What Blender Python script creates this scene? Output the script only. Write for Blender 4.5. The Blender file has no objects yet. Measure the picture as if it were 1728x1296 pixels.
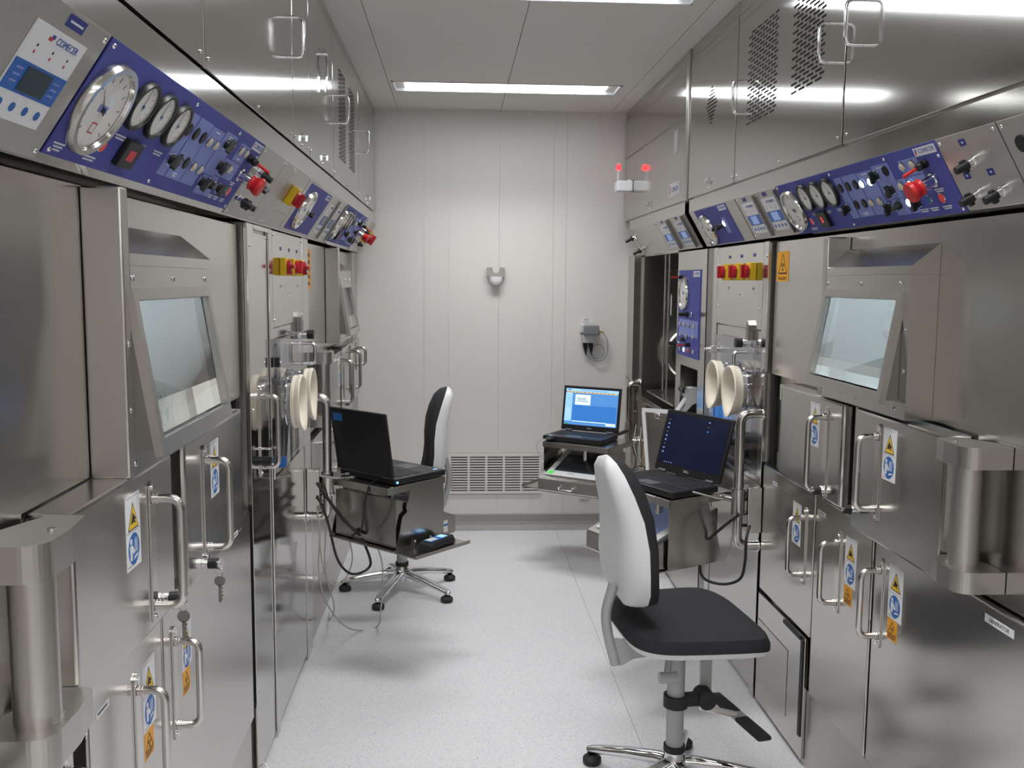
import bpy, bmesh, math, random
from mathutils import Matrix, Vector
random.seed(7)
S = bpy.context.scene
COL = S.collection
PI = math.pi

# ------------------------------------------------------------------ camera
CAM_H = 1.6
F_PX = 1593.5
YAW, PITCH, ROLL = 0.06, -0.1084, 0.0082
fw = Vector((math.sin(YAW)*math.cos(PITCH), math.cos(YAW)*math.cos(PITCH), math.sin(PITCH)))
rt = Vector((math.cos(YAW), -math.sin(YAW), 0)); up = rt.cross(fw)
r2 = rt*math.cos(ROLL) + up*math.sin(ROLL); u2 = -rt*math.sin(ROLL) + up*math.cos(ROLL)
cam = bpy.data.cameras.new('camera'); cam.sensor_width = 36; cam.lens = F_PX/1728*36; cam.clip_start = .02
camo = bpy.data.objects.new('camera', cam); COL.objects.link(camo)
camo.matrix_world = Matrix(((r2.x, u2.x, -fw.x, 0), (r2.y, u2.y, -fw.y, 0), (r2.z, u2.z, -fw.z, CAM_H), (0, 0, 0, 1)))
S.camera = camo

# ------------------------------------------------------------------ world, exposure
wd = bpy.data.worlds.new('world'); S.world = wd; wd.use_nodes = True
wd.node_tree.nodes['Background'].inputs[0].default_value = (.9, .92, 1, 1)
wd.node_tree.nodes['Background'].inputs[1].default_value = 0.02
S.view_settings.view_transform = 'Standard'; S.view_settings.look = 'None'
S.view_settings.gamma = 1; S.view_settings.use_curve_mapping = False
S.view_settings.exposure = 0.0
LAMP = 9.0           # glow of the ceiling diffusers
LAMP_W = 9.0        # light each ceiling fitting throws downwards through its louvres
CELL_LAMP = 24     # lamps inside the shielded cells

# ------------------------------------------------------------------ room dimensions
H = 2.65; DB = 6.0; YF = -1.6
XL, XLU, XLP = -.62, -.50, -.71       # left: door fronts, overhead fronts, recessed plate
XR, XRU, XRP = 1.15, 1.06, 1.22

# ------------------------------------------------------------------ materials
MATS = {}
def mat(name, col, rough=.5, metal=0., emit=None, es=0., bump=None, noise=None, trans=0., ior=1.45, alpha=1., coat=0., aniso=None, spec=None):
    m = bpy.data.materials.new(name); m.use_nodes = True; nt = m.node_tree; b = nt.nodes['Principled BSDF']
    c = (*col, 1)
    b.inputs['Base Color'].default_value = c; b.inputs['Roughness'].default_value = rough; b.inputs['Metallic'].default_value = metal
    b.inputs['IOR'].default_value = ior; b.inputs['Transmission Weight'].default_value = trans; b.inputs['Alpha'].default_value = alpha
    b.inputs['Coat Weight'].default_value = coat
    if spec is not None: b.inputs['Specular IOR Level'].default_value = spec
    if emit: b.inputs['Emission Color'].default_value = (*emit, 1); b.inputs['Emission Strength'].default_value = es
    if noise:   # (scale xyz, amount on colour, amount on roughness)
        sc, ac, ar = noise
        tc = nt.nodes.new('ShaderNodeTexCoord'); mp = nt.nodes.new('ShaderNodeMapping'); mp.inputs['Scale'].default_value = sc
        n = nt.nodes.new('ShaderNodeTexNoise'); n.inputs['Scale'].default_value = 1; n.inputs['Detail'].default_value = 4
        nt.links.new(tc.outputs['Object'], mp.inputs[0]); nt.links.new(mp.outputs[0], n.inputs[0])
        mr = nt.nodes.new('ShaderNodeMapRange'); mr.inputs[3].default_value = rough-ar; mr.inputs[4].default_value = rough+ar
        nt.links.new(n.outputs[0], mr.inputs[0]); nt.links.new(mr.outputs[0], b.inputs['Roughness'])
        mx = nt.nodes.new('ShaderNodeMapRange'); mx.inputs[3].default_value = 1-ac; mx.inputs[4].default_value = 1+ac
        vm = nt.nodes.new('ShaderNodeVectorMath'); vm.operation = 'SCALE'; vm.inputs[0].default_value = col
        nt.links.new(n.outputs[0], mx.inputs[0]); nt.links.new(mx.outputs[0], vm.inputs['Scale']); nt.links.new(vm.outputs[0], b.inputs['Base Color'])
        if bump:
            bp = nt.nodes.new('ShaderNodeBump'); bp.inputs['Strength'].default_value = bump; bp.inputs['Distance'].default_value = .001
            nt.links.new(n.outputs[0], bp.inputs['Height']); nt.links.new(bp.outputs[0], b.inputs['Normal'])
    MATS[name] = m; return m
mat('steel', (.57, .55, .52), .21, 1, noise=((3, 3, 700), .02, .03))
mat('steel_soft', (.55, .53, .50), .31, 1, noise=((3, 3, 700), .02, .03))
mat('steel_plate', (.60, .575, .54), .44, 1, noise=((3, 700, 3), .02, .03))
mat('steel_sheen', (.57, .555, .53), .10, 1, noise=((500, 500, 3), .02, .02))
mat('steel_tube', (.62, .60, .57), .17, 1)
mat('chrome', (.78, .78, .79), .07, 1)
mat('iron', (.30, .29, .28), .35, 1)
mat('wall_paint', (.74, .715, .685), .55)
mat('ceiling_paint', (.74, .715, .67), .6)
mat('joint', (.64, .615, .58), .8)
mat('cove', (.33, .32, .31), .55, noise=((90, 90, 90), .25, .02))
mat('black', (.012, .012, .013), .42)
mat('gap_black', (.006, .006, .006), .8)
mat('rubber', (.02, .02, .022), .6)
mat('fabric', (.020, .021, .025), .85, noise=((300, 300, 300), .25, .05), bump=.3)
mat('laptop', (.016, .016, .018), .38, noise=((40, 40, 40), .06, .04))
mat('laptop_grey', (.10, .105, .12), .4)
mat('key', (.022, .022, .025), .5)
mat('panel_blue', (.085, .095, .35), .55, spec=.15)
mat('plate_blue', (.25, .30, .62), .55, spec=.1)
mat('band_blue', (.02, .12, .46), .4)
mat('tag_blue', (.02, .03, .22), .45)
mat('white', (.78, .78, .80), .45)
mat('print_white', (.70, .72, .78), .6)
mat('dial', (.88, .87, .83), .5)
mat('lens_dim', (.55, .50, .40), .3)
mat('lens_blue', (.03, .10, .30), .3)
mat('lens_red', (.55, .03, .02), .3, emit=(1, .05, .02), es=.15)
mat('lens_lit', (.9, .95, 1), .3, emit=(.85, .95, 1), es=7)
mat('digit_red', (.8, .03, .03), .3, emit=(1, .04, .03), es=2.2)
mat('beacon_lit', (1, .05, .04), .3, emit=(1, .012, .02), es=5)
mat('lcd', (.035, .055, .065), .2)
mat('lcd_lit', (.2, .3, .55), .3, emit=(.25, .36, .7), es=.35)
mat('red', (.56, .016, .016), .4)
mat('red_dark', (.42, .012, .022), .4)
mat('yellow', (.72, .46, .01), .4)
mat('orange', (.80, .36, .015), .5)
mat('sign_yellow', (.82, .52, .03), .5)
mat('sign_blue', (.015, .13, .42), .45)
mat('ink', (.02, .02, .02), .6)
mat('ink_blue', (.05, .10, .38), .6)
mat('ink_red', (.55, .05, .06), .6)
mat('green', (.10, .75, .12), .5)
mat('grey_shell', (.74, .75, .75), .42)
mat('grey_metal', (.42, .43, .42), .45, .3)
mat('gauntlet', (.80, .725, .61), .6)
mat('bench_plastic', (.62, .62, .63), .4)
mat('device_grey', (.22, .23, .24), .45)
mat('cable_black', (.015, .015, .016), .45)
mat('cable_grey', (.46, .45, .43), .5)
mat('cable_blue', (.16, .20, .30), .5)
mat('brass', (.55, .42, .22), .3, 1)
mat('cell_inside', (.62, .66, .70), .4)
mat('rim_glare', (.93, .93, .93), .3)  # white painted in place of the lamp reflection on a steel rim
mat('screen_dark', (.008, .010, .028), .12, emit=(.012, .016, .05), es=.25)
mat('screen_blue', (.02, .1, .3), .2, emit=(.035, .17, .50), es=1.0)
mat('screen_mid', (.02, .1, .3), .2, emit=(.10, .27, .60), es=1.0)
mat('screen_light', (.2, .4, .7), .2, emit=(.34, .58, .90), es=1.0)
mat('screen_pale', (.6, .8, .9), .2, emit=(.62, .82, .95), es=1.0)
mat('screen_tan', (.5, .4, .2), .2, emit=(.55, .43, .20), es=.9)
mat('led_blue', (.1, .3, 1), .3, emit=(.1, .35, 1), es=5)
mat('lcd_dim', (.10, .12, .20), .15, emit=(.20, .25, .42), es=.25)
mat('touch_glass', (.03, .035, .04), .12)
mat('lamp_tube', (1, 1, 1), .5, emit=(.93, .97, 1), es=LAMP)
mat('lamp_inside', (.7, .72, .74), .35)
mat('clear_end', (.75, .80, .80), .15)
mat('cell_lamp', (1, 1, 1), .5, emit=(.85, .93, 1), es=CELL_LAMP)

def floor_mat():
    m = bpy.data.materials.new('floor_vinyl'); m.use_nodes = True; nt = m.node_tree; b = nt.nodes['Principled BSDF']
    tc = nt.nodes.new('ShaderNodeTexCoord')
    base = nt.nodes.new('ShaderNodeRGB'); base.outputs[0].default_value = (.68, .68, .70, 1)
    prev = base.outputs[0]
    for sc, th, col in ((150, .30, (.55, .55, .60)), (260, .32, (.58, .58, .64)), (90, .13, (.30, .30, .38)), (120, .2, (.80, .80, .80))):
        v = nt.nodes.new('ShaderNodeTexVoronoi'); v.inputs['Scale'].default_value = sc
        mp = nt.nodes.new('ShaderNodeMapping'); mp.inputs['Location'].default_value = (sc*.37, sc*.11, 0)
        nt.links.new(tc.outputs['Object'], mp.inputs[0]); nt.links.new(mp.outputs[0], v.inputs['Vector'])
        # each cell draws its own random number, so only some become flakes
        sep = nt.nodes.new('ShaderNodeSeparateColor'); nt.links.new(v.outputs['Color'], sep.inputs[0])
        lt = nt.nodes.new('ShaderNodeMath'); lt.operation = 'LESS_THAN'; lt.inputs[1].default_value = .35; nt.links.new(sep.outputs[0], lt.inputs[0])
        l2 = nt.nodes.new('ShaderNodeMath'); l2.operation = 'LESS_THAN'; l2.inputs[1].default_value = th*1.3; nt.links.new(v.outputs['Distance'], l2.inputs[0])
        mu = nt.nodes.new('ShaderNodeMath'); mu.operation = 'MULTIPLY'; nt.links.new(lt.outputs[0], mu.inputs[0]); nt.links.new(l2.outputs[0], mu.inputs[1])
        mx = nt.nodes.new('ShaderNodeMix'); mx.data_type = 'RGBA'; nt.links.new(mu.outputs[0], mx.inputs['Factor'])
        nt.links.new(prev, mx.inputs['A']); mx.inputs['B'].default_value = (*col, 1); prev = mx.outputs['Result']
    nt.links.new(prev, b.inputs['Base Color']); b.inputs['Roughness'].default_value = .42
    MATS['floor_vinyl'] = m
floor_mat()
def glass_mat(name, ior, tint, rough=0.):
    m = bpy.data.materials.new(name); m.use_nodes = True; nt = m.node_tree
    for n in list(nt.nodes): nt.nodes.remove(n)
    o = nt.nodes.new('ShaderNodeOutputMaterial'); t = nt.nodes.new('ShaderNodeBsdfTransparent'); g = nt.nodes.new('ShaderNodeBsdfGlossy')
    t.inputs[0].default_value = (*tint, 1); g.inputs['Roughness'].default_value = rough; g.inputs[0].default_value = (.95, .95, .92, 1)
    lw = nt.nodes.new('ShaderNodeLayerWeight'); lw.inputs[0].default_value = .5; mx = nt.nodes.new('ShaderNodeMixShader')
    pw = nt.nodes.new('ShaderNodeMath'); pw.operation = 'POWER'; pw.inputs[1].default_value = 5; nt.links.new(lw.outputs['Facing'], pw.inputs[0])
    f0 = ((ior-1)/(ior+1))**2; f = nt.nodes.new('ShaderNodeMath'); f.operation = 'MULTIPLY_ADD'; f.inputs[1].default_value = 1-f0; f.inputs[2].default_value = f0; nt.links.new(pw.outputs[0], f.inputs[0])
    nt.links.new(f.outputs[0], mx.inputs[0]); nt.links.new(t.outputs[0], mx.inputs[1]); nt.links.new(g.outputs[0], mx.inputs[2]); nt.links.new(mx.outputs[0], o.inputs[0])
    MATS[name] = m
mat('lead_glass', (.93, .96, .88), .0, trans=1., ior=1.7)
glass_mat('acrylic', 1.5, (.90, .91, .95), .02)
glass_mat('gauge_glass', 1.45, (.97, .97, .97), .02)

# ------------------------------------------------------------------ mesh builder
ORG = {}
class B:
    """collects shapes in a local frame M and links them as one mesh object"""
    def __init__(s, M=None):
        s.bm = bmesh.new(); s.M = M if M is not None else Matrix(); s.mats = []; s.cur = 0
    def m(s, name):
        if name not in s.mats: s.mats.append(name)
        s.cur = s.mats.index(name); return s
    def _fin(s, n0, smooth=False):
        s.bm.faces.ensure_lookup_table()
        for f in s.bm.faces[n0:]:
            f.material_index = s.cur; f.smooth = smooth
    def box(s, x0, x1, y0, y1, z0, z1, bev=0, seg=2):
        n0 = len(s.bm.faces)
        if x0 > x1: x0, x1 = x1, x0
        if y0 > y1: y0, y1 = y1, y0
        if z0 > z1: z0, z1 = z1, z0
        if bev:
            t = bmesh.new(); bmesh.ops.create_cube(t, size=1)
            for v in t.verts: v.co = Vector((x0 if v.co.x < 0 else x1, y0 if v.co.y < 0 else y1, z0 if v.co.z < 0 else z1))
            bmesh.ops.bevel(t, geom=list(t.edges), offset=bev, segments=seg, affect='EDGES', profile=.5)
            me = bpy.data.meshes.new('t'); t.to_mesh(me); t.free(); s.bm.from_mesh(me); bpy.data.meshes.remove(me)
        else:
            v = [s.bm.verts.new(p) for p in ((x0,y0,z0),(x1,y0,z0),(x1,y1,z0),(x0,y1,z0),(x0,y0,z1),(x1,y0,z1),(x1,y1,z1),(x0,y1,z1))]
            for q in ((3,2,1,0),(4,5,6,7),(0,1,5,4),(1,2,6,5),(2,3,7,6),(3,0,4,7)): s.bm.faces.new([v[i] for i in q])
        s._fin(n0, bool(bev))
        if bev:
            for f in s.bm.faces[n0:]:      # the six main faces stay flat, only the rounded edges are smooth
                f.normal_update()
                if max(abs(f.normal.x), abs(f.normal.y), abs(f.normal.z)) > .9999: f.smooth = False
        return s
    def prism(s, pts, z0, z1):
        """polygon in local xy, extruded along z"""
        n0 = len(s.bm.faces)
        a = sum(pts[i][0]*pts[(i+1) % len(pts)][1]-pts[(i+1) % len(pts)][0]*pts[i][1] for i in range(len(pts)))
        if a < 0: pts = pts[::-1]
        lo = [s.bm.verts.new((x, y, z0)) for x, y in pts]; hi = [s.bm.verts.new((x, y, z1)) for x, y in pts]
        n = len(pts)
        s.bm.faces.new(lo[::-1]); s.bm.faces.new(hi)
        for i in range(n): s.bm.faces.new((lo[i], lo[(i+1) % n], hi[(i+1) % n], hi[i]))
        s._fin(n0); return s
    def disc(s, x, y, r, z0, z1, n=20, r1=None):
        return s.cyl((x, y, z0), (x, y, z1), r, r1, n)
    def cyl(s, p0, p1, r0, r1=None, n=14):
        n0 = len(s.bm.faces); p0 = Vector(p0); p1 = Vector(p1); d = (p1-p0).normalized(); r1 = r0 if r1 is None else r1
        a = d.orthogonal().normalized(); b = d.cross(a)
        lo = [s.bm.verts.new(p0+(a*math.cos(t)+b*math.sin(t))*r0) for t in [2*PI*i/n for i in range(n)]]
        hi = [s.bm.verts.new(p1+(a*math.cos(t)+b*math.sin(t))*r1) for t in [2*PI*i/n for i in range(n)]]
        s.bm.faces.new(lo[::-1]); s.bm.faces.new(hi)
        for i in range(n): s.bm.faces.new((lo[i], lo[(i+1) % n], hi[(i+1) % n], hi[i]))
        s._fin(n0)
        for f in s.bm.faces[n0+2:]: f.smooth = True
        return s
    def lathe(s, prof, o=(0, 0, 0), n=24, ax='z'):
        """profile of (radius, height) round local z through o"""
        n0 = len(s.bm.faces); rows = []; o = Vector(o)
        for r, h in prof:
            if r < 1e-6: rows.append([s.bm.verts.new(o+Vector((0, 0, h)))])
            else: rows.append([s.bm.verts.new(o+Vector((r*math.cos(2*PI*i/n), r*math.sin(2*PI*i/n), h))) for i in range(n)])
        for A, C in zip(rows, rows[1:]):
            for i in range(n):
                a, b, c, d = A[i % len(A)], A[(i+1) % len(A)], C[(i+1) % len(C)], C[i % len(C)]
                q = []
                for v in (a, b, c, d):
                    if v not in q: q.append(v)
                if len(q) > 2:
                    try: s.bm.faces.new(q)
                    except ValueError: pass
        s._fin(n0, True); return s
    def tube(s, pts, r, n=10, fil=0, k=5, cap=True):
        """swept tube; fil rounds the corners of the path"""
        P = [Vector(p) for p in pts]
        if fil:
            Q = [P[0]]
            for i in range(1, len(P)-1):
                a = (P[i-1]-P[i]); b = (P[i+1]-P[i]); f = min(fil, a.length*.49, b.length*.49); a.normalize(); b.normalize()
                s0 = P[i]+a*f; s1 = P[i]+b*f
                for j in range(k+1):
                    t = j/k; Q.append(s0*(1-t)**2+P[i]*2*t*(1-t)+s1*t*t)
            Q.append(P[-1]); P = Q
        n0 = len(s.bm.faces); rings = []; pa = None
        for i, p in enumerate(P):
            d = (P[min(i+1, len(P)-1)]-P[max(i-1, 0)]).normalized()
            a = d.orthogonal().normalized() if pa is None else (pa-d*pa.dot(d)).normalized()
            pa = a; b = d.cross(a)
            rr = r(i/(len(P)-1)) if callable(r) else r
            rings.append([s.bm.verts.new(p+(a*math.cos(2*PI*j/n)+b*math.sin(2*PI*j/n))*rr) for j in range(n)])
        for A, C in zip(rings, rings[1:]):
            for j in range(n): s.bm.faces.new((A[j], A[(j+1) % n], C[(j+1) % n], C[j]))
        if cap: s.bm.faces.new(rings[0][::-1]); s.bm.faces.new(rings[-1])
        s._fin(n0, True); return s
    def loft(s, rings, close=True, cap=True):
        n0 = len(s.bm.faces); R = [[s.bm.verts.new(p) for p in q] for q in rings]; n = len(R[0])
        for A, C in zip(R, R[1:]):
            for j in range(n if close else n-1): s.bm.faces.new((A[j], A[(j+1) % n], C[(j+1) % n], C[j]))
        if cap and close: s.bm.faces.new(R[0][::-1]); s.bm.faces.new(R[-1])
        s._fin(n0, True); return s
    def sphere(s, c, r, n=14, sx=1, sy=1, sz=1):
        n0 = len(s.bm.faces)
        bmesh.ops.create_uvsphere(s.bm, u_segments=n, v_segments=max(6, n//2), radius=r, matrix=Matrix.Translation(Vector(c)) @ Matrix.Diagonal((sx, sy, sz, 1)))
        s._fin(n0, True); return s
    def text(s, txt, x, y, size, z, rot=0, align='CENTER', ext=.0002):
        cu = bpy.data.curves.new('t', 'FONT'); cu.body = txt; cu.size = size; cu.extrude = ext; cu.align_x = align; cu.align_y = 'CENTER'; cu.resolution_u = 2
        ob = bpy.data.objects.new('t', cu); COL.objects.link(ob)
        me = bpy.data.meshes.new_from_object(ob); me.transform(Matrix.Translation((x, y, z)) @ Matrix.Rotation(rot, 4, 'Z'))
        n0 = len(s.bm.faces); s.bm.from_mesh(me); s._fin(n0)
        bpy.data.objects.remove(ob); bpy.data.curves.remove(cu); bpy.data.meshes.remove(me); return s
    def obj(s, name, parent=None, mat=None, sub=0, label=None, kind=None, fixn=True):
        if mat: s.mats = [mat]
        if fixn: bmesh.ops.recalc_face_normals(s.bm, faces=list(s.bm.faces))
        s.bm.transform(s.M)
        if s.M.determinant() < 0: bmesh.ops.reverse_faces(s.bm, faces=list(s.bm.faces))
        me = bpy.data.meshes.new(name)
        if parent is not None: o = ORG[parent.name]
        else:
            xs = [v.co for v in s.bm.verts]
            o = Vector((sum(v.x for v in xs)/len(xs), sum(v.y for v in xs)/len(xs), min(v.z for v in xs)))
        for v in s.bm.verts: v.co -= o
        for e in s.bm.edges:
            if len(e.link_faces) == 2 and e.calc_face_angle(0) > math.radians(38): e.smooth = False
        s.bm.to_mesh(me); s.bm.free()
        for n in s.mats: me.materials.append(MATS[n])
        ob = bpy.data.objects.new(name, me); COL.objects.link(ob)
        if parent is not None: ob.parent = parent
        else: ob.location = o
        ORG[ob.name] = o
        if sub:
            md = ob.modifiers.new('s', 'SUBSURF'); md.levels = sub; md.render_levels = sub
        if label: ob['label'] = label
        if kind: ob['kind'] = kind
        return ob
def thing(name, label, cat, loc, group=None):
    o = bpy.data.objects.new(name, None); COL.objects.link(o); o.location = loc; o.empty_display_size = .1
    ORG[o.name] = Vector(loc); o['label'] = label; o['category'] = cat
    if group: o['group'] = group
    return o
def tag(o, label, cat, group=None):
    o['label'] = label; o['category'] = cat
    if group: o['group'] = group
    return o
def frame(o, ex, ey):
    ex = Vector(ex).normalized(); ey = Vector(ey).normalized(); ez = ex.cross(ey); o = Vector(o)
    return Matrix(((ex.x, ey.x, ez.x, o.x), (ex.y, ey.y, ez.y, o.y), (ex.z, ey.z, ez.z, o.z), (0, 0, 0, 1)))
class Wall:
    """a wall front: local x runs to the operator's right, y up, z out of the wall"""
    def __init__(s, side, X):
        s.s = side; s.X = X
        s.M = frame((X, 0, 0), (0, 1, 0) if side == 'L' else (0, -1, 0), (0, 0, 1))
    def a(s, Y): return Y if s.s == 'L' else -Y
    def at(s, Y, z, n=0): return s.M @ Matrix.Translation((s.a(Y), z, n))
    def base(s, Y, z=0): return (s.X, Y, z)
L = Wall('L', XL); R = Wall('R', XR); LU = Wall('L', XLU); RU = Wall('R', XRU)
# ================================================================== the room
def structure(b, name, parent=None, mat=None):
    o = b.obj(name, parent, mat)
    if parent is None: o['kind'] = 'structure'
    return o
fl = structure(B().box(-1.3, 1.8, YF, DB+.05, -.10, -.004), 'floor', None, 'joint')
structure(B().box(-1.3, .6455, YF, DB, -.004, 0), 'vinyl_sheet', fl, 'floor_vinyl')
structure(B().box(.6475, 1.8, YF, DB, -.004, 0), 'vinyl_sheet', fl, 'floor_vinyl')
ce = structure(B().box(-1.3, 1.8, YF, DB+.05, H+.012, H+.1), 'ceiling', None, 'joint')
lamp_rows = [5.30, 3.545, 1.79, .035, -1.0]
LX0, LX1, LW = -.345, .895, .125      # troffer extents
def ceil_panel(x0, x1):
    # cut round the troffers that fall within the panel
    b = B()
    if x0 < .28 < x1 or (x0 < LX0+.2 < x1) or (x0 < LX1-.2 < x1):
        ys = YF
        for yc in sorted(lamp_rows):
            b.box(x0, x1, ys, yc-LW, H, H+.012)
            for a0, a1 in ((x0, max(x0, LX0)), (min(x1, LX1), x1)):
                if a1-a0 > .003: b.box(a0, a1, yc-LW, yc+LW, H, H+.012)
            ys = yc+LW
        b.box(x0, x1, ys, DB, H, H+.012)
    else: b.box(x0, x1, YF, DB, H, H+.012)
    structure(b, 'ceiling_panel', ce, 'ceiling_paint')
for x0, x1 in ((-1.3, -.3615), (-.3585, .2755), (.2785, .9635), (.9665, 1.8)): ceil_panel(x0, x1)
wb = structure(B().box(-1.3, 1.8, DB+.006, DB+.1, 0, H), 'wall_back', None, 'joint')
xs = [-1.3, -.20, -.046, .272, .614, .696, 1.8]
for x0, x1 in zip(xs, xs[1:]): structure(B().box(x0+.0006, x1-.0006, DB, DB+.006, .0, H), 'wall_panel', wb, 'wall_paint')
structure(B().box(-1.4, -1.3, YF, DB+.05, 0, H), 'wall_left', None, 'wall_paint')
structure(B().box(1.8, 1.9, YF, DB+.05, 0, H), 'wall_right', None, 'wall_paint')
structure(B().box(-1.4, 1.9, YF-.1, YF, 0, H), 'wall_front', None, 'wall_paint')
# vinyl skirting with a coved foot along the back wall
b = B(frame((-1.0, DB-.001, 0), (0, -1, 0), (0, 0, 1)))
b.prism([(0, 0), (.05, 0), (.048, .004), (.03, .012), (.016, .028), (.008, .05), (.007, .095), (.0, .1)], 0, -2.6)
structure(b, 'baseboard_back', None, 'cove')

# ------------------------------------------------------------------ ceiling lights
def ceiling_light(yc, where):
    t = thing('ceiling_light', where, 'light', (.275, yc, H), 'recessed ceiling lights')
    b = B()
    b.box(LX0, LX1, yc-LW, yc-LW+.012, H-.004, H+.09).box(LX0, LX1, yc+LW-.012, yc+LW, H-.004, H+.09)
    b.box(LX0, LX0+.012, yc-LW, yc+LW, H-.004, H+.09).box(LX1-.012, LX1, yc-LW, yc+LW, H-.004, H+.09)
    b.box(LX0, LX1, yc-LW, yc+LW, H+.085, H+.095)
    b.obj('frame', t, 'lamp_inside')
    B().box(LX0+.07, LX1-.07, yc-LW+.014, yc+LW-.014, H+.006, H+.016).obj('diffuser', t, 'lamp_tube', label='bright white diffuser')
    for x0, x1 in ((LX0+.014, LX0+.068), (LX1-.068, LX1-.014)):
        e = B().box(x0, x1, yc-LW+.014, yc+LW-.014, H+.04, H+.046).obj('end_reflector', t, 'clear_end')
    li = bpy.data.lights.new('louvre_light', 'AREA'); li.shape = 'RECTANGLE'; li.size = LX1-LX0-.16; li.size_y = 2*LW-.05; li.energy = LAMP_W; li.spread = math.radians(112); li.color = (1, .99, .98)
    lo = bpy.data.objects.new('louvre_light', li); COL.objects.link(lo); lo.parent = t; lo.location = (0, 0, -.003)
    k = 14
    for i in range(1, k):
        x = LX0+.07+(LX1-LX0-.14)*i/k
        B().box(x-.002, x+.002, yc-LW+.014, yc+LW-.014, H-.001, H+.005).obj('louvre', t, 'clear_end')
ceiling_light(lamp_rows[0], 'long recessed strip light in the ceiling near the back wall')
ceiling_light(lamp_rows[1], 'strip light cut off by the top edge of the picture')
for yc, wh in zip(lamp_rows[2:], ('third strip light from the back wall, above the picture', 'strip light straight above the viewer', 'last strip light, behind the viewer')): ceiling_light(yc, wh)

# ------------------------------------------------------------------ things on the back wall
def vent():
    x0, x1, z0, z1 = -.045, .555, .235, .492
    t = thing('wall_vent', 'cream louvred air grille low on the back wall', 'vent', ((x0+x1)/2, DB, z0))
    M = frame((0, DB, 0), (1, 0, 0), (0, 0, 1))
    b = B(M)
    for a, c, d, e in ((x0, x1, z0, z0+.016), (x0, x1, z1-.016, z1), (x0, x0+.016, z0+.016, z1-.016), (x1-.016, x1, z0+.016, z1-.016)): b.box(a, c, d, e, .0005, .012)
    b.obj('frame', t, 'wall_paint')
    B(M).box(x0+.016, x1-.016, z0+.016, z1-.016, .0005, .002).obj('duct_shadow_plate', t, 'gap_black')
    n = 5
    for i in range(1, n):
        x = x0+.016+(x1-x0-.032)*i/n
        B(M).box(x-.007, x+.007, z0+.016, z1-.016, .0022, .011).obj('mullion', t, 'wall_paint')
    k = 13
    for i in range(k):
        z = z0+.020+(z1-z0-.040)*(i+.5)/k
        B(M).box(x0+.016, x1-.016, z-.0045, z+.0045, .0022, .009).obj('slat', t, 'wall_paint')
    B(M).box(x0-.010, x1+.010, z0-.010, z0-.007, .0, .002).box(x0-.010, x1+.010, z1+.007, z1+.010, 0, .002).box(x0-.010, x0-.007, z0-.007, z1+.007, 0, .002).box(x1+.007, x1+.010, z0-.007, z1+.007, 0, .002).obj('sealing_edge', t, 'joint')
vent()
MBK = frame((0, DB, 0), (1, 0, 0), (0, 0, 1))
t = thing('wall_bracket', 'steel wall bracket with a white cup below it, alone on the back wall', 'bracket', (.252, DB, 1.57))
pts = [(.202, 1.685), (.202, 1.628), (.302, 1.628), (.302, 1.685), (.276, 1.685)]
pts += [(.252+.022*math.cos(a), 1.672+.022*math.sin(a)) for a in [0, -.5, -1, -1.57, -2.1, -2.6, -3.14]] + [(.228, 1.685)]
B(MBK).prism(pts, .030, .034).obj('hook_plate', t, 'steel')
for x in (.198, .302):
    B(MBK).box(x-.004, x+.006, 1.63, 1.685, .0005, .038).obj('side_cheek', t, 'steel')
b = B(MBK @ Matrix.Translation((.252, 0, .02)))
b.loft([[(w*math.cos(a), z, .02+d*math.sin(a)) for a in [PI*2*i/16 for i in range(16)]] for z, w, d in ((1.628, .040, .0195), (1.605, .040, .0195), (1.59, .036, .018), (1.578, .024, .012), (1.575, .01, .005))])
b.obj('sensor_cup', t, 'white')
t = thing('wall_sensor', 'grey box with two black prongs and a coiled cable on the back wall', 'sensor', (.84, DB, 1.16))
b = B(MBK).box(.79, .815, 1.278, 1.335, .0005, .06, .006); b.obj('mount', t, 'bench_plastic')
b = B(MBK).box(.806, .905, 1.268, 1.327, .010, .085, .008).box(.900, .912, 1.266, 1.296, .012, .06); b.obj('case', t, 'device_grey')
b = B(MBK).prism([(.80, 1.266), (.885, 1.266), (.875, 1.215), (.81, 1.215)], .0005, .055); b.obj('clamp_block', t, 'bench_plastic')
for x in (.822, .858):
    B(MBK).loft([[(x+dx+w*sx, z, .03+w*sz) for sx, sz in ((-1, -1), (1, -1), (1, 1), (-1, 1))] for z, w, dx in ((1.214, .014, 0), (1.19, .013, .002), (1.15, .005, .006), (1.135, .002, .008))]).obj('prong', t, 'black')
B(MBK).cyl((.912, 1.283, .03), (.94, 1.283, .03), .006).obj('plug', t, 'brass')
pts = [(.94, 1.283, .03)] + [(.915+.055*math.cos(a)+.0, 1.19+.095*math.sin(a), .03) for a in [1.2-.25*i for i in range(14)]]
pts += [(.905+.04*math.cos(a), 1.16+.045*math.sin(a), .034) for a in [-2.2-.4*i for i in range(16)]] + [(.86, 1.115, .02), (.83, 1.14, .02)]
B(MBK).tube(pts, .0022, 6).obj('cable', t, 'cable_blue')
b = B(MBK).m('white').box(.80, .875, 1.342, 1.372, .0, .0008); b.m('ink').text('NIO', .832, 1.360, .017, .001); b.box(.81, .855, 1.3455, 1.347, .0008, .001)
tag(b.obj('wall_label'), 'small white paper label above the grey wall sensor', 'label')
tag(B(MBK).box(.805, .865, .195, .225, .0005, .008, .002).obj('blank_socket_plate', None, 'wall_paint'), 'small blank wall plate below the vent, right of it', 'plate')
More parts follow.
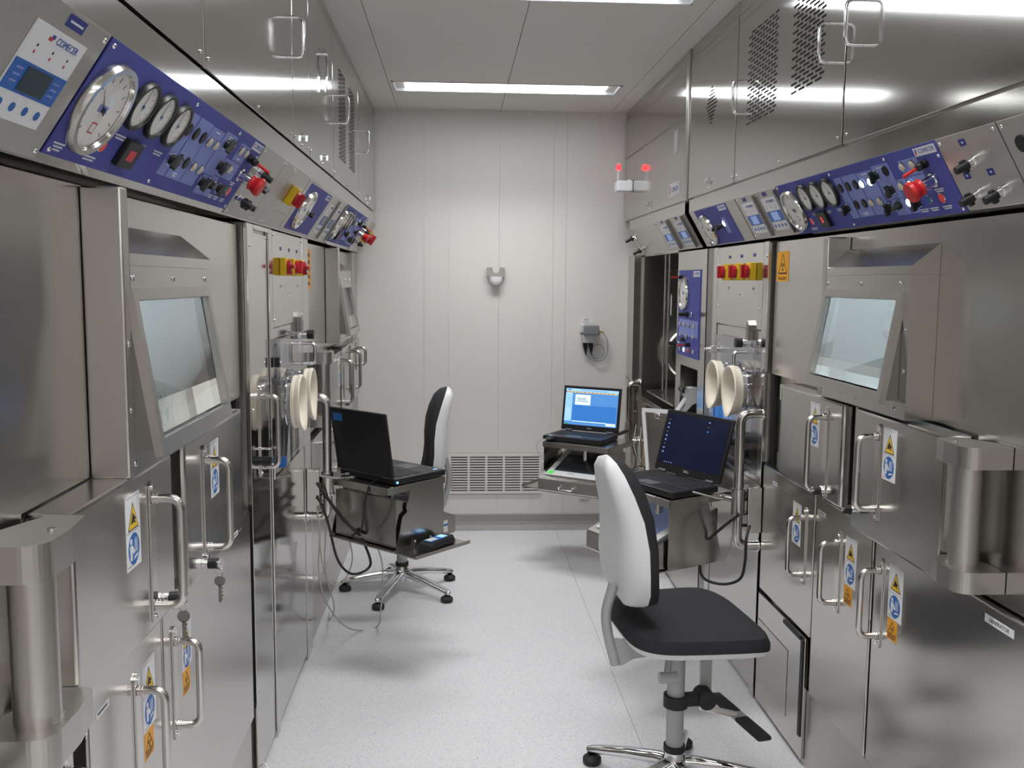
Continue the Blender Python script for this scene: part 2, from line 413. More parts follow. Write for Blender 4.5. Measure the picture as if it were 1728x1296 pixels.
# ================================================================== fittings shared by both rows of cabinets
def wbox(W, y0, y1, z0, z1, n0, n1, bev=0, m=None):
    b = B(W.M)
    if m: b.m(m)
    return b.box(W.a(y0), W.a(y1), z0, z1, n0, n1, bev)
def big_handle(W, Y, zt, zb, par, n=0., depth=.056, r=.0085, gap=.034):
    """bow handle on a long mounting plate with rounded ends and two screws"""
    x = W.a(Y); w = .014
    pts = [(x+w*math.cos(a), zt-w+w*math.sin(a)) for a in [PI*i/8 for i in range(9)]] + [(x-w*math.cos(a), zb+w-w*math.sin(a)) for a in [PI*i/8 for i in range(9)]]
    b = B(W.M).m('steel_tube').prism(pts, n+.0005, n+.0045)
    for z in (zt-.013, zb+.013): b.m('chrome').disc(x, z, .0055, n+.0045, n+.007, 10)
    b.obj('handle_plate', par)
    b = B(W.M).tube([(x, zt-gap, n+.0046), (x, zt-gap, n+depth), (x, zb+gap, n+depth), (x, zb+gap, n+.0046)], r, 12, .032, 6)
    for z in (zt-gap, zb+gap):
        for k in (.006, .012): b.cyl((x, z, n+k), (x, z, n+k+.003), r*1.35, None, 14)
    b.obj('handle', par, 'steel_tube')
def small_handle(W, Y, zt, zb, par, n=0., depth=.048, r=.005):
    x = W.a(Y)
    B(W.M).tube([(x, zt, n+.0005), (x, zt, n+depth), (x, zb, n+depth), (x, zb, n+.0005)], r, 10, .02, 5).obj('handle', par, 'chrome')
def turn_lock(W, Y, z, par, n=0.):
    x = W.a(Y)
    b = B(W.M).disc(x, z, .009, n+.0005, n+.006, 14).box(x-.003, x+.003, z-.018, z+.004, n+.006, n+.016, .0015); b.obj('latch', par, 'chrome')
def screws(W, pts, par, n=0., r=.0045, m='chrome'):
    for Y, z in pts:
        B(W.M).lathe([(r, n+.0004), (r*.95, n+.0015), (r*.6, n+.003), (0, n+.0035)], (W.a(Y), z, 0), 10).obj('screw', par, m)
def warning_sticker(W, Y0, zt, par, n=0., orange=True, w=.078, h=.142, label=None):
    """Y0 = the sticker's left edge as the operator sees it"""
    x = W.a(Y0); e = n+.0005; k = .0003
    b = B(W.M).m('white').box(x, x+w, zt-h, zt, n+.0001, e)
    b.m('ink').box(x+.004, x+w-.004, zt-.0045, zt-.004, e, e+k).box(x+.003, x+w-.003, zt-h*.5-.0003, zt-h*.5+.0003, e, e+k).box(x+.006, x+w*.6, zt-h+.006, zt-h+.007, e, e+k)
    c = x+w*.5; t = zt-.014; s = w*.36
    b.m('ink').prism([(c-s, t-.050), (c+s, t-.050), (c, t)], e, e+k)
    b.m('sign_yellow').prism([(c-s*.86, t-.0475), (c+s*.86, t-.0475), (c, t-.0055)], e+k, e+2*k)
    b.m('ink').prism([(c-.013, t-.040), (c-.002, t-.019), (c+.004, t-.025), (c+.014, t-.032), (c+.006, t-.034), (c+.012, t-.041), (c, t-.037)], e+2*k, e+3*k)
    cz = zt-h*.74; rr = w*.38
    b.m('sign_blue').disc(c, cz, rr, e, e+k, 28)
    b.m('white').disc(c-.014, cz+.015, .0055, e+k, e+2*k, 12)
    b.prism([(c-.021, cz+.008), (c-.008, cz+.008), (c+.004, cz-.006), (c-.004, cz-.010), (c-.010, cz-.002), (c-.010, cz-.019), (c-.020, cz-.019)], e+k, e+2*k)
    b.prism([(c+.004, cz-.014), (c+.020, cz-.012), (c+.020, cz-.016), (c-.002, cz-.020)], e+k, e+2*k)
    for i in range(4): b.box(c+.003+i*.0045, c+.0045+i*.0045, cz-.008, cz+.016+.003*(i % 2), e+k, e+2*k)
    b.obj('warning_sticker', par, label=label)
    if orange:
        ow = w*.72; oh = .056; x0 = x+.002; t0 = zt-h-.002
        b = B(W.M).m('orange').box(x0, x0+ow, t0-oh, t0, n+.0001, e); radiation(b, x0+ow/2, t0-.006, ow*.40, .034, e, k)
        b.m('ink')
        for i in range(2): b.box(x0+.006, x0+ow-.006-.006*i, t0-.0465-.005*i, t0-.044-.005*i, e, e+k)
        b.obj('radiation_sticker', par)
def radiation(b, c, t, s, hh, e, k):
    """outlined triangle with a trefoil"""
    b.m('ink')
    def edge(p, q, wd):
        d = Vector((q[0]-p[0], q[1]-p[1])).normalized(); nn = Vector((-d.y, d.x))*wd
        b.prism([(p[0]+nn.x, p[1]+nn.y), (q[0]+nn.x, q[1]+nn.y), (q[0]-nn.x, q[1]-nn.y), (p[0]-nn.x, p[1]-nn.y)], e, e+k)
    wd = hh*.03
    edge((c-s, t-hh), (c+s, t-hh), wd*1.4); edge((c-s, t-hh), (c, t), wd); edge((c+s, t-hh), (c, t), wd)
    cy = t-hh*.64; r0 = hh*.06; r1 = hh*.24
    b.disc(c, cy, r0*.8, e, e+k, 10)
    for a in (PI*.33, PI, PI*1.67):
        a += PI/2
        b.prism([(c+r0*1.3*math.cos(a-.5), cy+r0*1.3*math.sin(a-.5)), (c+r1*math.cos(a-.5), cy+r1*math.sin(a-.5)), (c+r1*math.cos(a), cy+r1*math.sin(a)), (c+r1*math.cos(a+.5), cy+r1*math.sin(a+.5)), (c+r0*1.3*math.cos(a+.5), cy+r0*1.3*math.sin(a+.5))], e, e+k)
def name_tag(W, Y0, z0, w, h, par, txt=None, n=0.):
    x = W.a(Y0); e = n+.0005
    b = B(W.M).m('white').box(x, x+w, z0, z0+h, n+.0001, e)
    if txt: b.m('ink').text(txt, x+w/2, z0+h/2, h*.72, e+.0002)
    else: b.m('ink').box(x+w*.12, x+w*.85, z0+h*.4, z0+h*.62, e, e+.0003)
    b.obj('name_tag', par)
def lock_knob(W, Y, z, par, n=0.):
    x = W.a(Y)
    b = B(W.M).m('chrome').disc(x, z, .010, n+.0005, n+.014, 14).m('black').disc(x, z, .0125, n+.014, n+.034, 16).m('chrome').disc(x, z, .006, n+.034, n+.037, 12)
    b.obj('lock', par)
def keys(W, Y, z, label, n=.038):
    x = W.a(Y)
    t = thing('key', label, 'key', tuple((W.M @ Vector((x, z-.085, n)))))
    M = W.M @ Matrix.Translation((x, 0, n)) @ frame((0, 0, 0), (0, 0, 1), (0, 1, 0)) @ Matrix.Translation((-.012, 0, 0)); x = .012; n = -.004     # the key's flat side faces along the wall
    b = B(M); b.prism([(x-.011, z), (x-.011, z+.018), (x-.004, z+.022), (x+.006, z+.020), (x+.011, z+.012), (x+.009, z-.004), (x, z-.008)], n+.001, n+.003)
    b.box(x-.003, x+.003, z+.002, z+.006, n-.001, n+.010); b.obj('key_in_lock', t, 'chrome')
    B(M).tube([(x+.009*math.cos(a), z-.012+.009*math.sin(a), n+.004) for a in [2*PI*i/14 for i in range(15)]], .0012, 6).obj('ring', t, 'chrome')
    b = B(M); zz = z-.022
    b.disc(x, zz-.010, .0125, n+.003, n+.005, 16); b.box(x-.0035, x+.0035, zz-.060, zz-.02, n+.003, n+.005)
    for i in range(4): b.box(x+.0035, x+.0035+.002+.001*(i % 2), zz-.056+.009*i, zz-.051+.009*i, n+.003, n+.005)
    b.obj('spare_key', t, 'iron')
    return t
def barrel_hinge(W, Y, zt, zb, sgn, par, n=-.02, r=.047, capw=.105, caph=.055):
    """heavy hinge: an upright barrel held between two rounded caps; sgn = side towards the door in local x"""
    x = W.a(Y)
    B(W.M).cyl((x, zb+caph, n), (x, zt-caph, n), r, None, 28).obj('hinge_barrel', par, 'steel_soft')
    for z0, z1 in ((zt-caph, zt), (zb, zb+caph)):
        d = r+.012
        pts = [(x+sgn*capw*.62, n-.02), (x+sgn*capw*.62, n+d-.010), (x+sgn*capw*.2, n+d)] + [(x-sgn*(.03+(d-.01)*math.sin(a)), n+.01+(d-.01)*math.cos(a)) for a in [PI/2*i/8 for i in range(9)]] + [(x-sgn*(.02+d), n-.06), (x, n-.06)]
        M = W.M @ frame((0, z0, 0), (1, 0, 0), (0, 0, 1))   # local plane: x along the wall, y out of it
        b = B(M).prism(pts, 0, -(z1-z0)); b.obj('hinge_cap', par, 'steel_soft')
        B(W.M @ frame((0, z1, 0), (1, 0, 0), (0, 0, 1))).disc(x+sgn*.02, n+.022, .006, -.0, -.004, 12).obj('hinge_bolt', par, 'chrome')
def slot_grid(W, y0, y1, z0, z1, par, n, slant, nc, nr, mask=None):
    """punched ventilation slots: each a thin dark sunk insert"""
    b = B(W.M); a0, a1 = sorted((W.a(y0), W.a(y1)))
    pw = (a1-a0)/nc; ph = (z1-z0)/nr; c = 0
    for i in range(nc):
        for j in range(nr):
            off = .5*pw*(j % 2)
            xa = a0+i*pw+off; xb = xa+pw*.72; z = z0+(j+.5)*ph
            if mask and not mask((xa+xb)/2, z): continue
            xb = min(xb, a1)
            if xb-xa < pw*.2: continue
            b.box(xa, xb, z-ph*.26, z+ph*.26, n-.001, n+.0006); c += 1
    return b.obj('vent_slots', par, 'gap_black', kind='stuff')

# ------------------------------------------------------------------ pieces of the sloping control panels (frame: x right, y up, z out; v is measured downwards)
def pbox(M, u0, u1, v0, v1, n0, n1, name, par, mt, bev=0): return B(M).box(u0, u1, -v1, -v0, n0, n1, bev).obj(name, par, mt)
def p_screw(M, u, v, par): B(M).lathe([(.0045, .0004), (.0042, .0016), (.0025, .003), (0, .0034)], (u, -v, 0), 10).obj('screw', par, 'chrome')
def p_button(M, u, v, par, r=.0125, m='black', n=.0):
    b = B(M).m('chrome' if m != 'black' else 'black').lathe([(r, n+.0004), (r, n+.003), (r*.88, n+.0038), (r*.88, n+.002), (0, n+.002)], (u, -v, 0), 18)
    b.m(m).disc(u, -v, r*.84, n+.002, n+.0042, 18); b.obj('push_button', par)
def p_lens(M, u, v, par, m='lens_dim', r=.0115, n=0.):
    b = B(M).m('steel_tube').lathe([(r, n+.0004), (r, n+.004), (r*.86, n+.005), (r*.86, n+.002)], (u, -v, 0), 18)
    b.m(m).lathe([(r*.84, n+.002), (r*.8, n+.006), (r*.5, n+.0085), (0, n+.0095)], (u, -v, 0), 16); b.obj('signal_lamp', par)
def p_knob(M, u, v, par, n=0., ang=.4, L=.016):
    b = B(M).m('chrome').disc(u, -v, .0135, n+.0004, n+.005, 18).m('black').disc(u, -v, .0115, n+.005, n+.013, 18)
    c, s = math.cos(ang), math.sin(ang); w = .0045
    b.prism([(u+c*L-s*w, -v+s*L+c*w), (u-c*L-s*w, -v-s*L+c*w), (u-c*L+s*w, -v-s*L-c*w), (u+c*L+s*w, -v+s*L-c*w)], n+.013, n+.024)
    b.m('print_white').box(u-.0007, u+.0007, -v+.003, -v+.010, n+.024, n+.0243); b.obj('selector_knob', par)
def p_gauge(M, u, v, r, par, n=0., bezel='steel_tube', deep=.015):
    g = B(M).lathe([(r*1.0, n+.0004), (r*1.0, n+deep*.55), (r*.97, n+deep), (r*.86, n+deep), (r*.82, n+deep*.6)], (u, -v, 0), 40).obj('pressure_gauge', par, bezel)
    b = B(M).m('dial').disc(u, -v, r*.83, n+.002, n+deep*.5, 40); z = n+deep*.5
    b.m('ink')
    for i in range(11):
        a = math.radians(225-27*i); c, s = math.cos(a), math.sin(a); w = r*.012
        p = [(u+c*r*.62-s*w, -v+s*r*.62+c*w), (u+c*r*.74-s*w, -v+s*r*.74+c*w), (u+c*r*.74+s*w, -v+s*r*.74-c*w), (u+c*r*.62+s*w, -v+s*r*.62-c*w)]
        b.prism(p, z, z+.0003)
    if r > .05: b.m('plate_blue').box(u-r*.22, u+r*.2, -v-r*.06, -v+r*.10, z, z+.0003).m('ink_red').box(u-r*.10, u+r*.16, -v-r*.52, -v-r*.28, z, z+.0003).m('white').box(u-r*.07, u+r*.13, -v-r*.49, -v-r*.31, z+.0003, z+.0005)
    b.obj('dial', g)
    a = math.radians(140 if r > .05 else 100); c, s = math.cos(a), math.sin(a); w = r*.02
    B(M).prism([(u-c*r*.15-s*w, -v-s*r*.15+c*w), (u+c*r*.6, -v+s*r*.6), (u-c*r*.15+s*w, -v-s*r*.15-c*w)], z+.0012, z+.0018).disc(u, -v, r*.06, z+.0004, z+.003, 12).obj('needle', g, 'ink')
    B(M).lathe([(r*.85, n+deep*.85), (r*.6, n+deep*1.02), (0, n+deep*1.1)], (u, -v, 0), 32).obj('cover_glass', g, 'gauge_glass')
def p_estop(M, u, v, par, n=0., s=1.):
    e = B(M).m('chrome').disc(u, -v, .016*s, n+.0004, n+.006, 20).disc(u, -v, .0125*s, n+.006, n+.034*s, 20).obj('emergency_stop', par)
    B(M).lathe([(.013*s, n+.030*s), (.019*s, n+.033*s), (.017*s, n+.040*s), (.020*s, n+.046*s), (.023*s, n+.053*s), (.021*s, n+.060*s), (0, n+.062*s)], (u, -v, 0), 24).obj('mushroom_head', e, 'red', label='red mushroom head')
def p_keylever(M, u, v, par, n=0., dx=.0):
    e = B(M).disc(u, -v, .011, n+.0004, n+.010, 16).sphere((u, -v, n+.018), .011).obj('lever_switch', par, 'black')
    B(M).cyl((u, -v, n+.018), (u+dx, -v-.002, n+.062), .0042, None, 10).obj('lever', e, 'red')
def p_stop(M, u, v, par, n=0., m='black', L=.03):
    """valve lever: round collar with a long grip"""
    b = B(M).m('chrome').disc(u, -v, .012, n+.0004, n+.008, 18).disc(u, -v, .009, n+.008, n+.021, 16)
    b.m(m).cyl((u, -v, n+.020), (u, -v, n+.020+L), .0105, .0085, 14).box(u-.006, u+.006, -v-.016, -v+.014, n+.022, n+.034, .003); b.obj('valve_knob', par)
def text_line(M, u, v, w, par, n=0., rows=2, m='print_white'):
    b = B(M)
    for i in range(rows): b.box(u-w/2+.004*i, u+w/2-.004*i, -v-.0055*i-.003, -v-.0055*i, n+.0002, n+.0006)
    b.obj('caption', par, m)
def p_logo(M, u0, u1, v, h, par, n=0., plain=False):
    b = B(M)
    if not plain: b.m('white').box(u0, u1, -v-h, -v, n+.0002, n+.0006)
    s = h*.62; z = n+.0006
    b.m('ink_red').box(u0+h*.25, u0+h*.25+s*.42, -v-h*.84, -v-h*.4, z, z+.0003).m('ink_blue').box(u0+h*.25+s*.2, u0+h*.25+s*.62, -v-h*.5, -v-h*.14, z, z+.0003)
    b.text('COMECER', (u0+h*.25+s*.8+u1)/2, -v-h*.5, (u1-u0-h*.4-s)/4.9, z+.0003); b.obj('logo', par)
def controller(M, u0, v0, w, h, par, n=0., lit=False):
    """white keypad module with a blue band, a small screen and four keys"""
    c = B(M).m('white').box(u0, u0+w, -v0-h, -v0, n+.0004, n+.003).m('band_blue').box(u0, u0+w, -v0-h*.72, -v0-h*.40, n+.003, n+.0036).obj('display_module', par)
    B(M).box(u0+w*.26, u0+w*.74, -v0-h*.69, -v0-h*.43, n+.0036, n+.0046).obj('screen', c, 'lcd_lit' if lit else 'lcd')
    z = n+.003
    b = B(M).m('ink_red').box(u0+w*.30, u0+w*.37, -v0-h*.13, -v0-h*.09, z, z+.0004).m('ink_blue').box(u0+w*.34, u0+w*.40, -v0-h*.105, -v0-h*.06, z, z+.0004)
    b.text('COMECER', u0+w*.66, -v0-h*.10, w*.095, z+.0004)
    for i in range(3):
        b.m('ink').disc(u0+w*(.2+.3*i), -v0-h*.22, w*.014, z, z+.0004, 8); b.m('ink_red').disc(u0+w*(.2+.3*i), -v0-h*.29, w*.016, z, z+.0004, 8)
    for sd in (.08, .80):
        for i in range(3): b.m('plate_blue').box(u0+w*sd, u0+w*(sd+.12), -v0-h*(.49+.07*i), -v0-h*(.47+.07*i), z+.0007, z+.001)
    b.obj('printed_front', c)
    for i in range(4): B(M).m('sign_blue').disc(u0+w*(.14+.24*i), -v0-h*.86, w*.045, z, z+.001, 12).obj('key_pad', c)
def isolator(M, u, v, par, turn=0., n=0., s=1., nm='isolator_switch'):
    """yellow square plate and body with a red padlockable rotary handle"""
    k = .021*s
    i = B(M).m('yellow').box(u-k, u+k, -v-k*1.15, -v+k*1.15, n+.0004, n+.018*s, .003).obj(nm, par)
    c, sn = math.cos(turn), math.sin(turn)
    b = B(M @ Matrix.Translation((u, -v, 0)) @ Matrix.Rotation(turn, 4, 'Z'))
    b.lathe([(k*.86, n+.0185*s), (k*.86, n+.026*s), (k*.6, n+.029*s), (0, n+.029*s)], (0, 0, 0), 24).box(-k*.86, k*.86, -k*.24, k*.24, n+.0275*s, n+.038*s, .002)
    b.box(-k*.4, k*.4, -k*1.0, -k*.6, n+.0185*s, n+.031*s, .002); b.obj('rotary_handle', i, 'red_dark', label='red rotary handle')
def master_panel(M, w, h, par, lit, estop=True):
    """the long blue control field: gauges at the left, then columns of switches and lamps"""
    f = w/1.06; g = h/.195
    U = lambda u: u*f
    V = lambda v: v*g
    pbox(M, 0, w, 0, h, .0004, .003, 'panel_plate', par, 'panel_blue', .0008); n = .003
    def rect(u0, u1, v0, v1, mt='plate_blue'): pbox(M, U(u0), U(u1), V(v0), V(v1), n+.0001, n+.0006, 'label_field', par, mt)
    for q in ((.462, .508, .028, .166), (.516, .608, .028, .166), (.614, .706, .030, .166), (.714, .808, .022, .128), (.735, .806, .1295, .178), (.862, .953, .027, .073), (.813, .858, .076, .122), (.862, .953, .0755, .122), (.813, .856, .125, .178)): rect(*q)
    n2 = n+.0006
    p_gauge(M, U(.080), V(.100), .078*min(f, g), par, n)
    for u in (.213, .309, .405): p_gauge(M, U(u), V(.066), .046, par, n, 'black', .011); text_line(M, U(u)+.004, V(.125), .05, par, n)
    p_button(M, U(.165), V(.152), par, .013, 'lens_red', n); text_line(M, U(.15), V(.176), .05, par, n); text_line(M, U(.033), V(.172), .04, par, n, 3)
    d = B(M).box(U(.272)-.036, U(.272)+.036, -V(.150)-.026, -V(.150)+.026, n+.0004, n+.012, .002).obj('counter', par, 'black')
    b = B(M)
    if lit: b.text('5', U(.272), -V(.150), .026, n+.0122)
    else: b.box(U(.272)-.016, U(.272)+.016, -V(.150)-.010, -V(.150)+.010, n+.012, n+.0123)
    b.obj('red_digits', d, 'digit_red' if lit else 'ink_red')
    for u, v in ((.483, .062), (.534, .062), (.584, .062), (.784, .044), (.531, .124), (.581, .124)): p_button(M, U(u), V(v), par, .014, 'black', n2)
    for u, v, m in ((.630, .063, 1), (.682, .063, 1), (.878, .044, 0), (.928, .044, 0), (.829, .095, 0), (.879, .096, 1), (.629, .125, 0), (.680, .125, 0), (.829, .144, 1)): p_lens(M, U(u), V(v), par, 'lens_lit' if (m and lit) else 'lens_dim', .0125, n2)
    for u, v, a in ((.735, .048, 1.2), (.780, .098, 1.2), (.476, .128, 1.0), (.727, .148, 1.2), (.778, .145, .3), (.876, .147, 1.1)): p_knob(M, U(u), V(v), par, n2, a)
    p_button(M, U(.925), V(.146), par, .0125, 'lens_blue', n); p_button(M, U(.985), V(.147), par, .0135, 'lens_red', n)
    p_keylever(M, U(.985), V(.050), par, n)
    if estop: p_estop(M, U(.988), V(.096), par, n, 1.12)
    for u in (.925, .985, .876): text_line(M, U(u), V(.170), .04, par, n)
    text_line(M, U(.985), V(.122), .04, par, n)
    text_line(M, U(.66), V(.036), .03, par, n2, 1); text_line(M, U(.76), V(.029), .04, par, n2, 1); text_line(M, U(.56), V(.152), .03, par, n2); text_line(M, U(.905), V(.064), .03, par, n2, 1)
    p_logo(M, U(.955), w-.006, V(.006), .021, par, n)
    for u, v in ((.012, .010), (.45, .012), (.80, .012), (.012, .186), (.45, .186), (1.045, .186), (1.05, .04)): p_screw(M @ Matrix.Translation((0, 0, n)), U(u), V(v), par)
# ================================================================== left row
SL0, SL1 = Vector((XLU, 0, 1.95)), Vector((XL, 0, 1.77))
def ML(Y, n=0): return frame((XLU, Y, 1.95), (0, 1, 0), (.12, 0, .18)) @ Matrix.Translation((0, 0, n))
def MR(Y, n=0): return frame((XRU, Y, 1.92), (0, -1, 0), (-.09, 0, .155)) @ Matrix.Translation((0, 0, n))

def window_unit(W, ya, yb, ycol, zt, zb, rec, par, ztop):
    """hood over a lead-glass window: a mitred hood, a riser column at ycol (side), a tilted window frame and its glass.
    ya..yb = extent along Y, rec = depth of the plate behind (negative n)"""
    a0, a1 = sorted((W.a(ya), W.a(yb))); ac = W.a(ycol); d = -rec
    # hood: cheeks, mitred roof, lower lip
    h = B(W.M)
    top = .030
    # roof sloping back to the plate
    Mroof = W.M @ frame((a0, 0, 0), (0, 0, 1), (0, 1, 0))      # x=out, y=up, z=-along
    cw = .036; left_col = abs(ac-a0) < abs(ac-a1)
    r0, r1 = (cw+.0005, a1-a0) if left_col else (0, a1-a0-cw-.0005)
    B(Mroof).prism([(rec+.0005, zt+.055), (0, zt), (0, zt-.0215), (rec+.0005, zt-.0215)], -r0, -r1).obj('hood_roof', par, 'steel')
    xe = (a1-.014) if left_col else a0
    B(W.M @ frame((xe, 0, 0), (0, 0, 1), (0, 1, 0))).prism([(rec+.0005, zb), (0, zb), (0, zt-.022), (rec+.0005, zt-.022)], 0, -.014).obj('hood_cheek', par, 'steel')
    h.box(a0+.0365, a1-.0365, zt-.065, zt-.022, -.014, 0); h.box(a0+.0365, a1-.0365, zb, zb+.05, -.02, 0)
    e0, e1 = (a1-.0365, a1-.0141) if left_col else (a0+.0141, a0+.0365)
    h.box(e0, e1, zb, zt-.022, -.014, 0)
    h.obj('window_hood', par, 'steel')
    x0, x1 = (ac, ac+cw) if left_col else (ac-cw, ac)
    B(W.M).box(x0, x1, zb, ztop, rec+.0005, .0005, .004).obj('riser_column', par, 'steel_soft')
    # window frame, lower edge tilted out
    w0, w1 = a0+.030, a1-.036; z0, z1 = zb+.035, zt-.062; tilt = .046
    ang = math.atan2(tilt, z1-z0)
    MF = W.M @ Matrix.Translation((0, z1, .001)) @ Matrix.Rotation(-ang, 4, 'X')
    hh = (z1-z0)/math.cos(ang)
    fr = B(MF)
    for q in ((w0, w1, -.022, 0), (w0, w1, -hh, -hh+.030), (w0, w0+.022, -hh+.030, -.022), (w1-.022, w1, -hh+.030, -.022)): fr.box(q[0], q[1], q[2], q[3], -.012, .004)
    f = fr.obj('window_frame', par, 'steel_soft')
    B(W.M @ frame((w0+.023, 0, 0), (0, 0, 1), (0, 1, 0))).prism([(rec-.05, z0+.032), (tilt*.93-.013, z0+.032), (tilt*.07-.013, z1-.0225), (rec-.05, z1-.0225)], 0, -(w1-w0-.046)).obj('lead_glass', f, 'lead_glass', label='thick greenish lead glass')
    # dark wedge cheeks behind the tilted frame
    for x in (w0+.002, w1-.006):
        B(W.M @ frame((x, 0, 0), (0, 0, 1), (0, 1, 0))).prism([(-.012, z1-.005), (-.004, z1-.005), (tilt-.010, z0+.01), (-.012, z0+.01)], 0, -.004).obj('wedge_cheek', f, 'iron')
    screws(W, [(W.a(w0+.02), zt-.045), (W.a((w0+w1)/2), zt-.045), (W.a(w1-.02), zt-.045)], par, .0, .007)
    screws(W, [(W.a(a0+.018), zt-.16), (W.a(a1-.018), zt-.16), (W.a(a0+.018), zb+.12), (W.a(a1-.018), zb+.12), (W.a(a0+.03), zb+.022), (W.a((w0+w1)/2), zb+.022), (W.a(w1-.02), zb+.022)], par, .0, .006)
    # lit chamber behind the glass
    c0, c1 = w0+.022, w1-.022; q0, q1 = z0+.031, z1-.022
    ch = B(W.M); dd = rec-.5
    ch.box(c0-.15, c1+.15, q0-.2, q0-.19, dd, rec-.05).box(c0-.15, c1+.15, q1+.12, q1+.13, dd, rec-.05).box(c0-.16, c0-.15, q0-.2, q1+.13, dd, rec-.05).box(c1+.15, c1+.16, q0-.2, q1+.13, dd, rec-.05).box(c0-.15, c1+.15, q0-.2, q1+.13, dd-.01, dd)
    ch.obj('chamber', par, 'cell_inside')
    B(W.M).box(c0-.1, c1+.1, q1+.05, q1+.075, dd+.001, dd+.03).obj('chamber_rail', par, 'steel')
    B(W.M).box(c0-.05, c1+.05, q1+.112, q1+.119, dd+.15, dd+.2).obj('chamber_lamp', par, 'cell_lamp')
    return (c0, c1, q0, q1)
def shield_plate(W, y0, y1, z0, z1, rec, hole, par):
    a0, a1 = sorted((W.a(y0), W.a(y1))); c0, c1, q0, q1 = hole; b = B(W.M); t = rec-.05
    b.box(a0, c0, z0, z1, t, rec).box(c1, a1, z0, z1, t, rec).box(c0, c1, z0, q0, t, rec).box(c0, c1, q1, z1, t, rec)
    b.obj('shield_plate', par, 'steel')

XLD, XLPL = -.575, -.644             # proud doors and hood, plate behind them
LD = Wall('L', XLD)
def left_near_cell():
    t = thing('hot_cell', 'nearest steel hot cell on the left with barrel hinge and framed window', 'hot cell', (XL, 1.4, 0))
    hole = window_unit(LD, 1.682, 2.275, 1.682, 1.644, 1.246, XLPL-XLD, t, 1.757)
    shield_plate(LD, .1, 2.845, 1.25, 1.757, XLPL-XLD, hole, t)
    wbox(L, .1, 2.845, .0, 1.245, -.60, -.0495).obj('body', t, 'steel')
    wbox(L, .9, 2.60, .92, 1.24, -.049, -.026).obj('door_frame', t, 'steel_soft')
    wbox(L, .1, 2.845, 0, .243, -.049, -.012).obj('plinth', t, 'steel_soft')
    wbox(L, 2.848, 2.876, .243, 1.765, -.049, -.036).obj('door_gap_shade', t, 'rubber')  # black strip painted as the shade in the gap before the post
    wbox(L, .3, 2.79, 1.759, 1.769, -.16, -.13).obj('guide_rail', t, 'steel_soft')
    # upper row doors
    d = wbox(LD, 1.425, 1.924, .932, 1.247, -.0705, 0, .006).obj('door', t, 'steel'); big_handle(LD, 1.785, 1.222, .945, d)
    warning_sticker(LD, 1.649, 1.218, d, orange=False, w=.075, h=.134); lock_knob(LD, 1.84, .975, d)
    d = wbox(LD, 2.015, 2.545, .925, 1.254, -.0705, 0, .009).obj('door', t, 'steel'); big_handle(LD, 2.165, 1.223, .95, d)
    warning_sticker(LD, 2.224, 1.218, d, orange=False, w=.075, h=.134); lock_knob(LD, 2.13, .956, d); name_tag(LD, 2.40, .928, .08, .013, d, None, .0)
    wbox(LD, 1.945, 1.995, .94, 1.24, -.0705, -.045).obj('centre_stile', t, 'steel_tube')
    wbox(LD, 2.549, 2.565, 1.20, 1.252, -.0705, -.004).obj('hinge_plate', t, 'steel_tube'); wbox(LD, 2.549, 2.565, .95, 1.0, -.0705, -.004).obj('hinge_plate', t, 'steel_tube')
    wbox(LD, .1, 1.415, .925, 1.2495, -.0705, -.0695).obj('hinge_plate', t, 'steel')
    barrel_hinge(LD, 1.315, 1.246, .925, 1, t, -.014, .032, .175, .052)
    # lower row
    d = wbox(L, .25, 1.520, .25, .905, -.0485, -.006, .005).obj('door', t, 'steel'); big_handle(L, 1.47, .848, .56, d, -.006)
    d = wbox(L, 1.565, 1.965, .25, .905, -.0485, 0, .005).obj('door', t, 'steel'); big_handle(L, 1.80, .838, .545, d)
    warning_sticker(L, 1.838, .834, d); name_tag(L, 1.60, .838, .062, .014, d)
    d = wbox(L, 1.975, 2.835, .25, .905, -.0485, 0, .005).obj('door', t, 'steel'); big_handle(L, 2.045, .84, .58, d)
    warning_sticker(L, 2.108, .818, d, w=.075, h=.112)
left_near_cell()
keys(LD, 1.845, .967, 'bright key with a spare on a ring, hanging at the nearest left door')
keys(LD, 2.132, .946, 'dark key on a ring hanging from the second left door lock')

def gauntlet_pair(W, ys, z, par, n=0., reach=.085, rr=.090):
    for i, Y in enumerate(ys):
        x = W.a(Y)
        g = B(W.M).lathe([(rr*.86, n+.001), (rr*.92, n+.001), (rr*.92, n+reach*.62), (rr*.86, n+reach*.62), (rr*.86, n+.001)], (x, z, 0), 36).obj('glove_port', par, 'acrylic')
        B(W.M).lathe([(rr*.95, n+reach*.2), (rr*.97, n+reach*.24), (rr*.95, n+reach*.28)], (x, z, 0), 36).obj('port_band', g, 'chrome')
        N = 36; rings = []
        for k, (r, h, sag) in enumerate(((.93, .50, 0), (.99, .52, 0), (1.0, .62, 0), (.985, .72, 0), (1.02, .82, .01), (1.03, .95, .05), (1.0, 1.0, .08), (.93, 1.0, .06), (.86, .93, .02), (.80, .75, 0), (.74, .45, .0), (.70, .15, 0), (.62, .05, 0))):
            q = []
            for j in range(N):
                a = 2*PI*j/N; low = max(0, -math.sin(a-.25+i*.4))**3; fold = .02*math.sin(3*a+i)*(k > 4)
                R_ = rr*(r+fold+low*sag*1.1); q.append((x+R_*math.cos(a)*(1-low*sag*.9), z+R_*math.sin(a), n+reach*(h+low*sag*1.3)))
            rings.append(q)
        B(W.M).loft(rings, True, False).obj('gauntlet', g, 'gauntlet', label='cream rubber gauntlet turned over the port', fixn=True)
